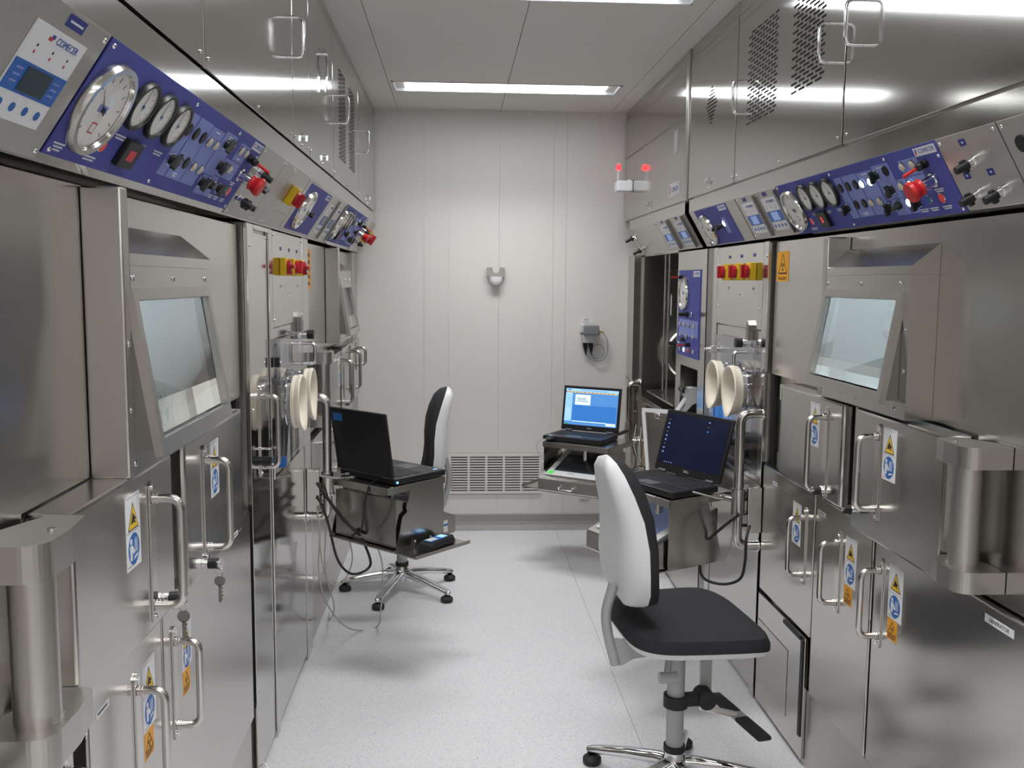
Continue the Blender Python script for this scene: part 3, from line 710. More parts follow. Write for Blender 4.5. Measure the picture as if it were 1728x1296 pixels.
def acrylic_door(W, y0, y1, z0, z1, yh, par, n=0., knob_y=None):
    a0, a1 = sorted((W.a(y0), W.a(y1)))
    d = B(W.M).box(a0, a1, z0, z1, n+.012, n+.022, .002).obj('acrylic_door', par, 'acrylic', label='clear acrylic door')
    b = B(W.M); 
    for z in (z0+.02, z1-.02): b.box(a0+.01, a1-.01, z-.006, z+.006, n+.0005, n+.0115)
    b.obj('standoff', d, 'steel')
    x = W.a(yh)
    B(W.M).tube([(x, z1-.045, n+.0225), (x, z1-.045, n+.070), (x, z1-.125, n+.070), (x, z1-.125, n+.0225)], .0072, 10, .018).obj('handle', d, 'chrome')
    B(W.M).m('chrome').disc(x, z1-.010, .016, n+.0225, n+.04, 16).m('black').disc(x, z1-.010, .018, n+.04, n+.066, 18).obj('clamp_knob', d)
    # upright guard above the knob
    pts = [(x-.016, z1+.002), (x+.016, z1+.002), (x+.016, z1+.060), (x, z1+.078), (x-.016, z1+.060)]
    B(W.M).prism(pts, n+.001, n+.020).obj('knob_guard', par, 'iron')
    return d
def left_glove_cabinet():
    t = thing('glove_cabinet', 'steel glove cabinet on the left with two cream gauntlets', 'cabinet', (XL, 3.45, 0))
    wbox(L, 2.879, 4.04, .0, 1.768, -.6, -.013).obj('body', t, 'steel_soft')
    for y0, y1, z0, z1 in ((2.879, 2.966, .0, 1.768), (3.205, 3.255, 0, 1.768), (3.892, 4.04, 0, 1.768), (2.97, 3.201, 1.752, 1.768)):
        wbox(L, y0, y1, z0, z1, -.0125, 0, .0015).obj('stile', t, 'steel_sheen')
    p = wbox(L, 2.972, 3.196, .02, 1.742, -.0125, -.006, .001).obj('narrow_panel', t, 'steel_sheen')
    screws(L, [(2.985, 1.735), (3.185, 1.733)], p, -.006); screws(L, [(2.915, 1.70), (2.915, 1.2), (2.915, .3)], t)
    big_handle(L, 3.045, 1.262, .965, p, -.006)
    b = B(L.M).m('black').disc(3.03, 1.02, .014, -.006, .03, 14).m('chrome').tube([(3.03, 1.06, -.005), (3.03, 1.06, .03), (3.075, 1.06, .032), (3.075, 1.0, .032), (3.075, .95, .03)], .004, 8, .01); b.obj('lock_bar', p)
    u = wbox(L, 3.26, 3.888, 1.436, 1.765, -.0125, 0, .0015).obj('switch_panel', t, 'steel_sheen')
    screws(L, [(3.285, 1.75), (3.865, 1.75), (3.285, 1.46), (3.865, 1.46)], u)
    for i, (y, a) in enumerate(((3.42, 0.), (3.59, 1.2), (3.76, 0.))):
        isolator(L.M, L.a(y), -1.645, u, a, 0, 1.3); x = L.a(y)
        B(L.M).m('tag_blue').box(x-.016, x+.016, 1.702, 1.714, .0002, .0008).obj('name_tag', u); B(L.M).m('white').box(x-.017, x+.017, 1.566-.025*(i == 1), 1.582-.025*(i == 1), .0002, .0008).m('ink').box(x-.009, x+.011, 1.572-.025*(i == 1), 1.576-.025*(i == 1), .0008, .001).obj('name_tag', u)
    wbox(L, 3.26, 3.888, .922, 1.432, -.0125, -.004, .001).obj('port_panel', t, 'steel_sheen')
    d = acrylic_door(L, 3.275, 3.86, .935, 1.395, 3.76, t, -.004)
    gauntlet_pair(L, (3.345, 3.60), 1.172, t, .019, .064, .094)
    wbox(L, 3.26, 3.888, .03, .916, -.0125, -.003, .002).obj('lower_panel', t, 'steel_sheen')
    b = B(L.M).m('black').box(3.262, 3.286, 1.300, 1.334, .0, .018, .003).m('chrome').disc(3.274, 1.317, .006, .018, .023, 10); b.obj('door_catch', t)
    wbox(L, 3.27, 3.30, .95, .985, .0, .03, .002).obj('door_catch', t, 'sign_blue')
left_glove_cabinet()

def left_far_cell():
    t = thing('hot_cell', 'far steel hot cell on the left next to the back wall', 'hot cell', (XL, 5.0, 0))
    hole = window_unit(LD, 4.73, 5.27, 4.73, 1.644, 1.285, XLPL-XLD, t, 1.757)
    shield_plate(LD, 4.05, 5.745, 1.25, 1.757, XLPL-XLD, hole, t)
    wbox(L, 4.05, 5.99, .0, 1.245, -.60, -.0495).obj('body', t, 'steel')
    wbox(L, 4.05, 5.74, .92, 1.24, -.049, -.026).obj('door_frame', t, 'steel_soft')
    wbox(L, 4.05, 5.99, 0, .243, -.049, -.012).obj('plinth', t, 'steel_soft')
    wbox(L, 5.75, 5.99, .25, 1.765, -.049, 0, .002).obj('stile', t, 'steel_soft')
    b = B(Wall('L', XLPL).M).m('orange').box(4.12, 4.27, 1.56, 1.73, .0002, .001).m('ink')
    for i in range(5): b.box(4.16, 4.23, 1.575+.031*i, 1.590+.031*i, .001, .0013)
    b.obj('radiation_sticker', t)
    d = wbox(LD, 4.33, 4.86, .932, 1.247, -.0705, 0, .006).obj('door', t, 'steel'); big_handle(LD, 4.765, 1.23, .955, d); warning_sticker(LD, 4.65, 1.218, d, orange=False); lock_knob(LD, 4.82, .975, d)
    d = wbox(LD, 4.93, 5.36, .925, 1.254, -.0705, 0, .009).obj('door', t, 'steel'); big_handle(LD, 5.165, 1.248, .98, d); warning_sticker(LD, 5.23, 1.218, d, orange=False)
    d = wbox(LD, 5.38, 5.70, .925, 1.254, -.0705, 0, .004).obj('door', t, 'steel'); big_handle(LD, 5.48, 1.285-.04, 1.08, d)
    barrel_hinge(LD, 4.20, 1.285, .955, 1, t, -.010, .033, .13, .052)
    for y0, y1, yh in ((4.06, 4.62, 4.55), (4.63, 5.02, 4.95), (5.03, 5.74, 5.12)):
        d = wbox(L, y0, y1, .25, .905, -.0485, 0, .005).obj('door', t, 'steel'); big_handle(L, yh, .85, .58, d); warning_sticker(L, yh+.05, .83, d)
left_far_cell()

# ------------------------------------------------------------------ overhead cupboards, left
def overhead(W, y0, y1, zb, label, par_name='overhead_cabinet', handle=None, lock=None, slots=None, scr=True):
    t = thing(par_name, label, 'cabinet', (W.X, (y0+y1)/2, zb))
    wbox(W, y0+.001, y1-.001, zb, H-.002, -.6, -.017).obj('body', t, 'steel_soft')
    wbox(W, y0+.001, y1-.001, H-.052, H-.002, -.0165, -.004).obj('top_rail', t, 'steel_soft')
    d = wbox(W, y0+.004, y1-.004, zb+.005, H-.056, -.0165, 0, .002).obj('door', t, 'steel_sheen')
    if handle: small_handle(W, handle, zb+.36, zb+.245, d)
    if lock: turn_lock(W, lock, zb+.055, d)
    for s in (slots or []): slot_grid(W, *s[:4], d, 0., 0, *s[4:])
    if scr: screws(W, [(y0+.03, zb+.03), (y1-.03, zb+.03), ((y0+y1)/2, zb+.022)], d)
    return t, d
ZL = 2.012
overhead(LU, .25, 1.97, ZL, 'overhead steel cupboard at the top left corner of the picture')
overhead(LU, 1.97, 3.01, ZL, 'overhead steel cupboard door with bow handle, upper left, lamp reflected in it', handle=2.93)
overhead(LU, 3.01, 3.335, ZL, 'narrow overhead steel panel between the left cupboards', lock=3.2)
t, d = overhead(LU, 3.335, 3.975, ZL, 'overhead left cupboard with two shiny turn latches', lock=3.70)
B(LU.M).m('chrome').disc(3.68, 2.44, .008, .0005, .02, 12).tube([(3.68, 2.46, .012), (3.68, 2.40, .018), (3.70, 2.36, .014), (3.68, 2.30, .012)], .004, 8).obj('long_latch', d)
overhead(LU, 3.975, 4.98, ZL, 'overhead left cupboard with two columns of vent slots', handle=4.12, slots=[(4.16, 4.42, 2.12, 2.50, 3, 44), (4.55, 4.80, 2.12, 2.50, 3, 44)])
overhead(LU, 4.98, 5.985, ZL, 'overhead left cupboard closest to the back wall', handle=5.06, lock=5.5)

# ------------------------------------------------------------------ sloping control consoles, left
t = thing('console_housing', 'long sloping steel console carrying the left control panels', 'console', (XLU, 3.0, 1.77))
b = B(frame((0, .25, 0), (1, 0, 0), (0, 0, 1)))
b.prism([(XLU, 2.008), (XLU, 1.95), (XL, 1.77), (XL-.012, 1.772), (-1.2, 1.80), (-1.2, 2.008)], 0, -(5.985-.25)); b.obj('housing', t, 'steel_sheen')
def plain_panel(M, w, h, par, m='steel_plate', mark=True):
    pbox(M, 0, w, 0, h, .0004, .003, 'panel_plate', par, m, .0006)
    if mark:
        for u, v in ((.012, .012), (w-.012, .012), (.012, h-.012), (w-.012, h-.012)): p_screw(M @ Matrix.Translation((0, 0, .003)), u, v, par)
def panel(side, Y, label, cat='control panel'):
    M = ML(Y) if side == 'L' else MR(Y)
    return M, thing('control_panel', label, cat, tuple(M.translation), 'sloping control panels')
HL = .212
M, t = panel('L', 1.12, 'steel panel with white and blue keypad display, nearest on the left console'); plain_panel(M, .325, HL, t); controller(M, .122, .034, .152, .136, t, .003)
B(M).m('tag_blue').box(.19, .245, -.024, -.006, .003, .0036).m('print_white').box(.198, .238, -.0165, -.0135, .0036, .0039).obj('name_tag', t)
B(M).m('print_white').box(.125, .17, -.187, -.171, .003, .0036).obj('name_tag', t)
M, t = panel('L', .55, 'plain steel panel past the left frame edge'); plain_panel(M, .56, HL, t)
M, t = panel('L', 1.456, 'long blue control panel with big round gauge, left foreground'); master_panel(M, 1.105, .2, t, False)
M, t = panel('L', 2.572, 'steel panel with black valve knobs right after the long blue left panel'); plain_panel(M, .31, HL, t)
for u, v, m in ((.05, .070, 'black'), (.065, .160, 'black')): p_stop(M, u, v, t, .003, m)
p_stop(M, .02, .158, t, .003); p_knob(M, .20, .105, t, .003); p_button(M, .21, .072, t, .011, 'black', .003)
M, t = panel('L', 2.887, 'blank narrow steel panel between valve knobs and yellow isolator'); plain_panel(M, .155, HL, t)
M, t = panel('L', 3.048, 'steel panel with yellow and red isolator on the left console'); plain_panel(M, .30, HL, t); isolator(M, .13, .085, t, 1.57, .003, 1.35)
B(M).box(.05, .27, -.155, -.153, .003, .004).obj('groove', t, 'iron')
M, t = panel('L', 3.36, 'small blue gauge panel in the middle of the left console'); plain_panel(M, .60, HL, t, mark=False)
pbox(M, .06, .59, .012, .2, .0032, .005, 'blue_field', t, 'panel_blue'); p_gauge(M, .17, .11, .078, t, .005); p_knob(M, .32, .115, t, .005); p_lens(M, .37, .115, t, 'lens_dim', .011, .005); p_logo(M, .47, .57, .018, .02, t, .005)
for Y, lb in ((3.97, 'nearer of the two slim keypad panels on the left console'), (4.215, 'farther of the two slim keypad panels on the left console')):
    M, t = panel('L', Y, lb); plain_panel(M, .24, HL, t); controller(M, .06, .04, .12, .14, t, .003); B(M).box(.225, .235, -.2, -.01, .003, .012).obj('edge_strip', t, 'iron')
M, t = panel('L', 4.465, 'far blue control panel on the left console'); master_panel(M, 1.03, .2, t, False)
M, t = panel('L', 5.50, 'far steel panel with valve knobs on the left console'); plain_panel(M, .22, HL, t); p_stop(M, .05, .07, t, .003); p_stop(M, .07, .15, t, .003); p_stop(M, .12, .10, t, .003)
M, t = panel('L', 5.725, 'last left console panel with isolator against the back wall'); plain_panel(M, .25, HL, t); isolator(M, .11, .095, t, 1.57, .003, 1.7)
# ================================================================== right row
XRD, XRPL = 1.10, 1.17
RD = Wall('R', XRD)
def right_near_cell():
    t = thing('hot_cell', 'nearest steel hot cell on the right with lit window', 'hot cell', (XR, 2.5, 0))
    rec = XRD-XRPL
    hole = window_unit(RD, 2.235, 2.80, 2.80, 1.646, 1.267, rec, t, 1.738)
    shield_plate(RD, .1, 3.42, 1.268, 1.75, rec, hole, t)
    wbox(R, .1, 3.42, 0, 1.262, -.62, -.0455).obj('body', t, 'steel')
    wbox(R, 1.5, 3.20, .93, 1.255, -.045, -.024).obj('door_frame', t, 'steel_soft')
    wbox(R, .1, 3.42, 0, .262, -.045, -.012).obj('plinth', t, 'steel_soft')
    wbox(R, 3.423, 3.443, .45, 1.75, -.045, -.032).obj('door_gap_shade', t, 'rubber')  # dark strip standing in for shade inside the gap between plate and stile
    wbox(R, .3, 3.36, 1.756, 1.764, -.16, -.13).obj('guide_rail', t, 'steel_soft')
    b = B(Wall('R', XRPL).M)
    b.m('orange').box(-3.405, -3.285, 1.607, 1.714, .0002, .001); radiation(b, -3.345, 1.704, .043, .068, .001, .0003); b.m('ink').text('Radioaktiv', -3.345, 1.619, .021, .0012)
    b.obj('radiation_sticker', t, label='orange Radioaktiv sticker')
    d = wbox(RD, 2.598, 3.113, .958, 1.261, -.0705, 0, .008).obj('door', t, 'steel'); big_handle(RD, 2.713, 1.238, .959, d, gap=.03); warning_sticker(RD, 2.843, 1.238, d, orange=False, w=.074, h=.134); lock_knob(RD, 2.708, .986, d)
    wbox(RD, 3.117, 3.133, 1.207, 1.259, -.0705, -.002).obj('hinge_plate', t, 'steel_tube')
    wbox(RD, 3.117, 3.133, .973, 1.026, -.0705, -.002).obj('hinge_plate', t, 'steel_tube')
    wbox(RD, 2.534, 2.585, .93, 1.255, -.0705, -.03).obj('centre_stile', t, 'steel_tube')
    d = wbox(RD, 2.034, 2.52, .925, 1.261, -.0705, 0, .007).obj('door', t, 'steel'); big_handle(RD, 2.365, 1.240, .98, d); warning_sticker(RD, 2.34, 1.236, d, orange=False, w=.074, h=.134); lock_knob(RD, 2.488, .983, d)
    wbox(RD, .1, 2.025, .92, 1.2675, -.0705, -.0695).obj('hinge_plate', t, 'steel')
    barrel_hinge(RD, 1.95, 1.261, .945, -1, t, -.008, .032, .12, .047)
    d = wbox(R, 2.905, 3.415, .452, .93, -.0445, 0, .005).obj('door', t, 'steel'); big_handle(R, 2.98, .868, .608, d); warning_sticker(R, 3.093, .866, d, orange=False); name_tag(R, 3.305, .876, .045, .013, d)
    d = wbox(R, 2.478, 2.893, .27, .93, -.0445, 0, .005).obj('door', t, 'steel'); big_handle(R, 2.70, .863, .61, d); warning_sticker(R, 2.655, .863, d); name_tag(R, 2.875, .876, .062, .013, d)
    d = wbox(R, .4, 2.463, .27, .915, -.0445, 0, .005).obj('door', t, 'steel'); big_handle(R, 2.418, .866, .615, d); warning_sticker(R, 2.372, .865, d); name_tag(R, 1.922, .874, .108, .018, d, 'GENERATOR')
    # low service panel under the third door
    p = wbox(R, 2.935, 3.415, .02, .438, -.0117, .001, .003).obj('service_panel', t, 'steel')
    wbox(R, 3.085, 3.405, .10, .338, .0012, .004, .001).obj('cover_plate', p, 'steel_soft')
    wbox(R, 2.935, 2.955, .10, .43, .001, .008).obj('grip_rail', p, 'rubber'); wbox(R, 2.958, 3.12, .425, .438, .0012, .010).obj('grip_rail', p, 'rubber')
right_near_cell()

def right_glove_cabinet():
    t = thing('glove_cabinet', 'steel glove cabinet on the right with two cream gauntlets', 'cabinet', (XR, 3.8, 0))
    wbox(R, 3.445, 4.29, 0, 1.755, -.62, -.013).obj('body', t, 'steel_soft')
    for y0, y1 in ((3.445, 3.497), (4.12, 4.19)): wbox(R, y0, y1, 0, 1.755, -.0125, 0, .0015).obj('stile', t, 'steel_sheen')
    wbox(R, 4.195, 4.288, 0, 1.755, -.0125, -.002).obj('cable_channel', t, 'iron')
    u = wbox(R, 3.50, 4.115, 1.424, 1.753, -.0125, 0, .0015).obj('switch_panel', t, 'steel_sheen')
    screws(R, [(3.53, 1.50), (4.09, 1.50), (3.465, 1.70)], u)
    for i, (y, a) in enumerate(((3.61, 1.57), (3.775, 1.57), (3.94, 1.57))):
        isolator(R.M, R.a(y), -1.645, u, a, 0, 1.4); x = R.a(y)
        B(R.M).m('tag_blue').box(x-.016, x+.016, 1.702, 1.714, .0002, .0008).obj('name_tag', u); B(R.M).m('white').box(x-.017, x+.017, 1.572-.025*(i == 1), 1.586-.025*(i == 1), .0002, .0008).m('ink').box(x-.009, x+.011, 1.577-.025*(i == 1), 1.581-.025*(i == 1), .0008, .001).obj('name_tag', u)
    wbox(R, 3.50, 4.115, .84, 1.42, -.0125, -.004, .001).obj('port_panel', t, 'steel_sheen')
    acrylic_door(R, 3.53, 4.09, .85, 1.378, 3.62, t, -.004)
    gauntlet_pair(R, (3.60, 3.84), 1.185, t, .019, .072, .095)
    wbox(R, 3.50, 4.115, .03, .835, -.0125, -.003, .002).obj('lower_panel', t, 'steel_sheen')
    b = B(R.M).m('chrome').box(R.a(4.115), R.a(4.085), 1.295, 1.325, .0, .03, .003).disc(R.a(4.10), 1.31, .007, .03, .055, 12); b.obj('door_catch', t)
right_glove_cabinet()

def right_process_cabinet():
    t = thing('process_cabinet', 'steel cabinet with open bay and upright blue panel, far right', 'cabinet', (XR, 5.0, 0))
    # post that carries the blue panel
    b = B(R.M); b.box(R.a(4.865), R.a(4.30), 1.185, 1.755, -.02, 0).box(R.a(4.865), R.a(4.76), .02, 1.185, -.02, 0).box(R.a(4.415), R.a(4.30), .02, 1.185, -.02, 0).box(R.a(4.76), R.a(4.415), .02, .93, -.02, 0); b.obj('panel_post', t, 'steel')
    M = R.M @ Matrix.Translation((R.a(4.825), 1.662, 0))
    p = B(M).box(0, .425, -.427, 0, .0004, .004).obj('blue_panel', t, 'panel_blue'); n = .004
    p_gauge(M, .13, .115, .085, t, n); p_logo(M, .29, .42, .006, .028, p, n); p_keylever(M, .10, .035, t, n); p_stop(M, .30, .215, t, n, 'black', .05); p_stop(M, .06, .37, t, n, 'black', .04)
    pbox(M, .03, .40, .245, .325, n+.0001, n+.0006, 'label_field', p, 'plate_blue')
    for i in range(4): p_lens(M, .06+.095*i, .27, p, 'lens_dim', .013, n+.0006)
    for i, m in enumerate(('lens_dim', 'lens_dim', 'lens_dim')): p_lens(M, .07+.13*i, .325, p, m, .012, n)
    p_knob(M, .16, .345, p, n)
    for i, m in enumerate(('lens_dim', 'lens_lit', 'lens_red', 'lens_dim')): p_lens(M, .07+.09*i, .395, p, m, .013, n)
    p_keylever(M, .26, .365, t, n)
    # recess with pale lever arm
    b = B(R.M); a0, a1 = R.a(4.76), R.a(4.415)
    b.box(a0, a1, .93, 1.185, -.25, -.24).box(a0-.006, a0, .93, 1.185, -.24, -.02).box(a1, a1+.006, .93, 1.185, -.24, -.02).box(a0, a1, 1.185, 1.19, -.24, -.02).box(a0, a1, .92, .93, -.24, -.02); b.obj('recess', t, 'iron')
    # the open bay
    b = B(R.M); a0, a1 = R.a(5.75), R.a(4.87); z0, z1 = .90, 1.755
    b.box(a0, a1, z0, z1, -.46, -.45).box(a0, a1, z1, z1+.01, -.45, 0).box(a0-.008, a0, z0, z1, -.45, 0).box(a1, a1+.004, z0, z1, -.45, -.02).box(a0, a1, z0-.01, z0, -.45, 0); b.obj('bay', t, 'steel')
    wbox(R, 5.752, 5.80, 0, 1.755, -.02, 0, .001).obj('stile', t, 'steel')
    wbox(R, 4.30, 5.80, 0, 1.755, -.62, -.47).obj('body', t, 'steel_soft')
    b = B(R.M)
    for y, zz in ((5.43, .97), (5.33, .93)): b.cyl((R.a(y), zz, -.06), (R.a(y), 1.755, -.06), .006, None, 10)
    b.obj('guide_rod', t, 'steel_tube')
    MW = frame((0, 5.7495, 0), (1, 0, 0), (0, 0, 1))        # far side wall of the bay, facing the viewer
    B(MW).box(1.285, 1.59, 1.0, 1.68, .0002, .008).obj('inner_panel', t, 'iron')
    B(MW).tube([(1.31, 1.53, .008), (1.31, 1.53, .05), (1.31, 1.40, .05), (1.31, 1.40, .008)], .005, 8, .015).obj('handle', t, 'chrome')
    B(MW @ Matrix.Translation((1.43, 1.17, .0082))).lathe([(.155, 0), (.16, .02), (.16, .10), (.15, .11), (.125, .11), (.12, .09), (.12, 0)], (0, 0, 0), 40).obj('round_port', t, 'steel_soft')
    # sloping chute at the foot of the bay
    Mc = R.M @ frame((R.a(5.60), 0, 0), (0, 0, 1), (0, 1, 0))
    B(Mc).prism([(-.40, .99), (.0, .955), (.0, .945), (-.40, .98)], 0, -.70).obj('chute', t, 'steel')
    wbox(R, 4.87, 5.75, .02, .885, -.02, -.004, .002).obj('lower_panel', t, 'steel')
    wbox(R, 5.50, 5.58, .40, .86, -.0035, .002).obj('dark_slot', t, 'gap_black')
    wbox(R, 5.60, 5.70, .40, .86, -.0035, .004).obj('brown_strip', t, 'brass')
right_process_cabinet()
t = thing('lever_arm', 'pale grey lever arm with black knob in the recess below the blue panel', 'lever', (1.10, 4.62, .93))
Ma = R.M @ frame((R.a(4.60), 0, 0), (0, 0, 1), (0, 1, 0))     # x = out of the wall, y = up
b = B(Ma).prism([(-.10, 1.075), (-.02, 1.085), (.02, 1.08), (.022, 1.06), (.012, 1.03), (.06, .955), (.05, .94), (.035, .938), (-.02, 1.00), (-.10, 1.03)], -.03, .03); b.obj('arm', t, 'bench_plastic')
B(Ma).prism([(.02, 1.005), (.042, .972), (.038, .968), (.016, 1.0)], -.0305, -.0315).obj('inset', t, 'device_grey')
B(R.M).cyl((R.a(4.57), 1.07, .018), (R.a(4.66), 1.07, .018), .016, None, 14).obj('knob', t, 'black')

tr = B().box(1.098, 1.79, 5.802, 5.995, 0, 1.765).obj('trim_1', None, 'steel'); tr['kind'] = 'structure'
t = thing('conduit', 'thin rigid conduit with clips running down the steel corner filler', 'conduit', (1.10, 5.85, .5))
b = B().tube([(1.093, 5.99, 1.0), (1.093, 5.95, .985), (1.10, 5.80-.006, .94), (1.12, 5.80-.006, .93), (1.12, 5.794, .45)], .003, 8, .01); b.obj('pipe', t, 'steel_tube')
for z in (.93, .80, .66): B().box(1.108, 1.132, 5.786, 5.8015, z-.004, z+.004).obj('clip', t, 'chrome')

# open bin leaning in front of the bay; lamp glare on its rim is painted
t = thing('waste_bin', 'open steel bin with lamp glare painted on its rim between the far laptop and dark laptop', 'bin', (1.0, 4.75, .35))
MB = frame((1.003, 4.72, .44), (.86, -.51, 0), (-.06, .16, .98))
b = B(MB)
for q in ((0, .15, 0, .50, -.004, 0), (0, .004, 0, .50, -.06, -.004), (.146, .15, 0, .50, -.06, -.004), (0, .15, 0, .004, -.06, -.004)): b.box(*q)
b.obj('shell', t, 'steel')
b = B(MB); b.box(-.006, .152, .500, .520, -.03, .008).box(-.008, .010, .05, .500, .0005, .008); b.obj('rim', t, 'rim_glare', label='rim with painted lamp glare')
B(MB).box(.06, .09, .470, .4995, .0005, .012, .004).obj('catch', t, 'chrome')

ZR = 1.975
t, d = overhead(RU, 4.40, 5.985, ZR, 'overhead right cupboard beside the red beacon', lock=5.2)
B(RU.M).m('white').box(RU.a(4.72), RU.a(4.50), 2.02, 2.085, .0005, .0015).m('ink_red').box(RU.a(4.705), RU.a(4.69), 2.03, 2.075, .0015, .0018).m('ink_blue').text('COMECER', RU.a(4.60), 2.05, .032, .0018).obj('logo_plate', d)
B(RU.M).box(RU.a(4.64), RU.a(4.56), 2.22, 2.33, .0005, .0015).obj('notice', d, 'bench_plastic')
B(RU.M).box(RU.a(5.97), RU.a(4.44), 2.36, 2.366, .0003, .003).obj('door_joint', d, 'iron')
t = thing('corner_post', 'tall thin steel post between the right overhead cupboards', 'post', (XRU, 4.37, ZR))
wbox(RU, 4.345, 4.397, ZR, H-.002, -.3, .006, .003).obj('post', t, 'steel_soft')
t, d = overhead(RU, 3.615, 4.343, ZR, 'overhead right cupboard with a diamond of vent slots', lock=3.98)
b = B(RU.M)
for i in range(-5, 6):
    w = .082*(1-abs(i)/6); z = 2.335+i*.0145
    b.box(-3.97-w, -3.97+w, z-.003, z+.003, -.001, .0006)
b.obj('vent_slots', d, 'gap_black', kind='stuff')
overhead(RU, 2.60, 3.613, ZR, 'overhead right cupboard with two big fields of vent slots', handle=3.50, slots=[(3.16, 3.48, 2.17, 2.50, 5, 26), (2.75, 3.02, 2.19, 2.56, 4, 28)])
B(RU.M).tube([(RU.a(2.67), 2.322, .0005), (RU.a(2.67), 2.322, .048), (RU.a(2.67), 2.216, .048), (RU.a(2.67), 2.216, .0005)], .005, 10, .02).obj('handle', [o for o in bpy.data.objects if o.name.startswith('door') and o.parent and o.parent.get('label', '').startswith('overhead right cupboard with two big')][0], 'chrome')
overhead(RU, .25, 2.598, ZR, 'overhead right cupboard at the top right corner of the picture', handle=2.49)

# ------------------------------------------------------------------ right consoles
for y0, y1, lb in ((.25, 4.305, 'long sloping steel console carrying the right control panels'), (4.385, 5.80, 'short sloping steel console beside the back wall, right')):
    t = thing('console_housing', lb, 'console', (XRU, (y0+y1)/2, 1.765))
    b = B(frame((0, y0, 0), (1, 0, 0), (0, 0, 1)))
    b.prism([(XRU, 1.972), (XRU, 1.92), (XR, 1.765), (XR+.012, 1.766), (1.75, 1.79), (1.75, 1.972)], 0, -(y1-y0)); b.obj('housing', t, 'steel_sheen')
HR = .176
M, t = panel('R', 5.79, 'wide steel panel with valve levers at the far end of the right console'); plain_panel(M, .75, HR, t)
for u, v in ((.09, .05), (.12, .135)): p_stop(M, u, v, t, .003, 'black', .05)
B(M).cyl((.09, -.005, .012), (.14, -.172, .012), .003, None, 8).obj('rod', t, 'steel_tube')
for Y, lb in ((5.035, 'farther slim keypad panel on the short right console'), (4.72, 'nearer slim keypad panel on the short right console')):
    M, t = panel('R', Y, lb); plain_panel(M, .31, HR, t); controller(M, .06, .03, .19, .125, t, .003, True); B(M).box(.285, .30, -.168, -.004, .003, .02).obj('edge_strip', t, 'iron'); B(M).box(.12, .17, -.018, -.004, .003, .0036).obj('name_tag', t, 'tag_blue')
M, t = panel('R', 4.30, 'small blue panel with gauge and one lit lamp on the right console'); plain_panel(M, .70, HR, t, mark=False)
pbox(M, .09, .57, .004, .174, .0032, .005, 'blue_field', t, 'panel_blue'); p_gauge(M, .20, .098, .072, t, .005); p_knob(M, .31, .095, t, .005); p_knob(M, .37, .095, t, .005); p_button(M, .40, .095, t, .010, 'black', .005)
pbox(M, .425, .475, .06, .13, .0051, .0056, 'label_field', t, 'plate_blue'); p_lens(M, .45, .085, t, 'lens_lit', .015, .0056); p_logo(M, .455, .56, .008, .022, t, .005)
for Y, lb in ((3.585, 'farther keypad panel beside the long blue right panel'), (3.358, 'nearer keypad panel touching the long blue right panel')):
    M, t = panel('R', Y, lb); plain_panel(M, .224, HR, t); controller(M, .042, .030, .138, .122, t, .003, True); B(M).box(.212, .222, -.168, -.006, .003, .014).obj('edge_strip', t, 'iron'); B(M).box(.075, .115, -.022, -.006, .003, .0036).obj('name_tag', t, 'tag_blue')
M, t = panel('R', 3.128, 'long blue control panel with lit white lamps on the right'); master_panel(M, 1.045, HR+.004, t, True)
M, t = panel('R', 2.078, 'steel panel with three black lever valves, far right edge'); plain_panel(M, .232, HR, t)
for u, v in ((.115, .066), (.075, .140), (.165, .142)):
    p_stop(M, u, v, t, .003, 'black', .028)
    B(M).m('tag_blue').box(u-.030, u-.006, -v+.036, -v+.052, .003, .0036).m('print_white').box(u-.020, u-.014, -v+.042, -v+.046, .0036, .0039).obj('name_tag', t)
M, t = panel('R', 1.84, 'steel panel with black round buttons cut off at the right edge'); plain_panel(M, .60, HR, t)
for u, v in ((.05, .055), (.06, .125), (.12, .06)): p_button(M, u, v, t, .018, 'black', .003)

# ------------------------------------------------------------------ warning beacon at the corner
t = thing('alarm_beacon', 'white alarm beacon with glowing red lamp on the far right cupboard', 'beacon', (1.0, 5.75, 2.14))
B().box(.962, 1.0595, 5.70, 5.80, 2.143, 2.205, .008).obj('case', t, 'white')
B().box(1.035, 1.045, 5.71, 5.79, 2.2055, 2.214).obj('cap_strip', t, 'bench_plastic')
x = .978
B().cyl((x, 5.75, 2.206), (x, 5.75, 2.272), .009, None, 12).obj('stem', t, 'bench_plastic')
B().lathe([(.013, 2.273), (.014, 2.29), (.011, 2.302), (0, 2.308)], (x, 5.75, 0), 16).obj('lamp', t, 'beacon_lit', label='glowing red lamp')
B().cyl((x, 5.75, 2.306), (x, 5.75, 2.322), .005, None, 10).obj('tip', t, 'bench_plastic')
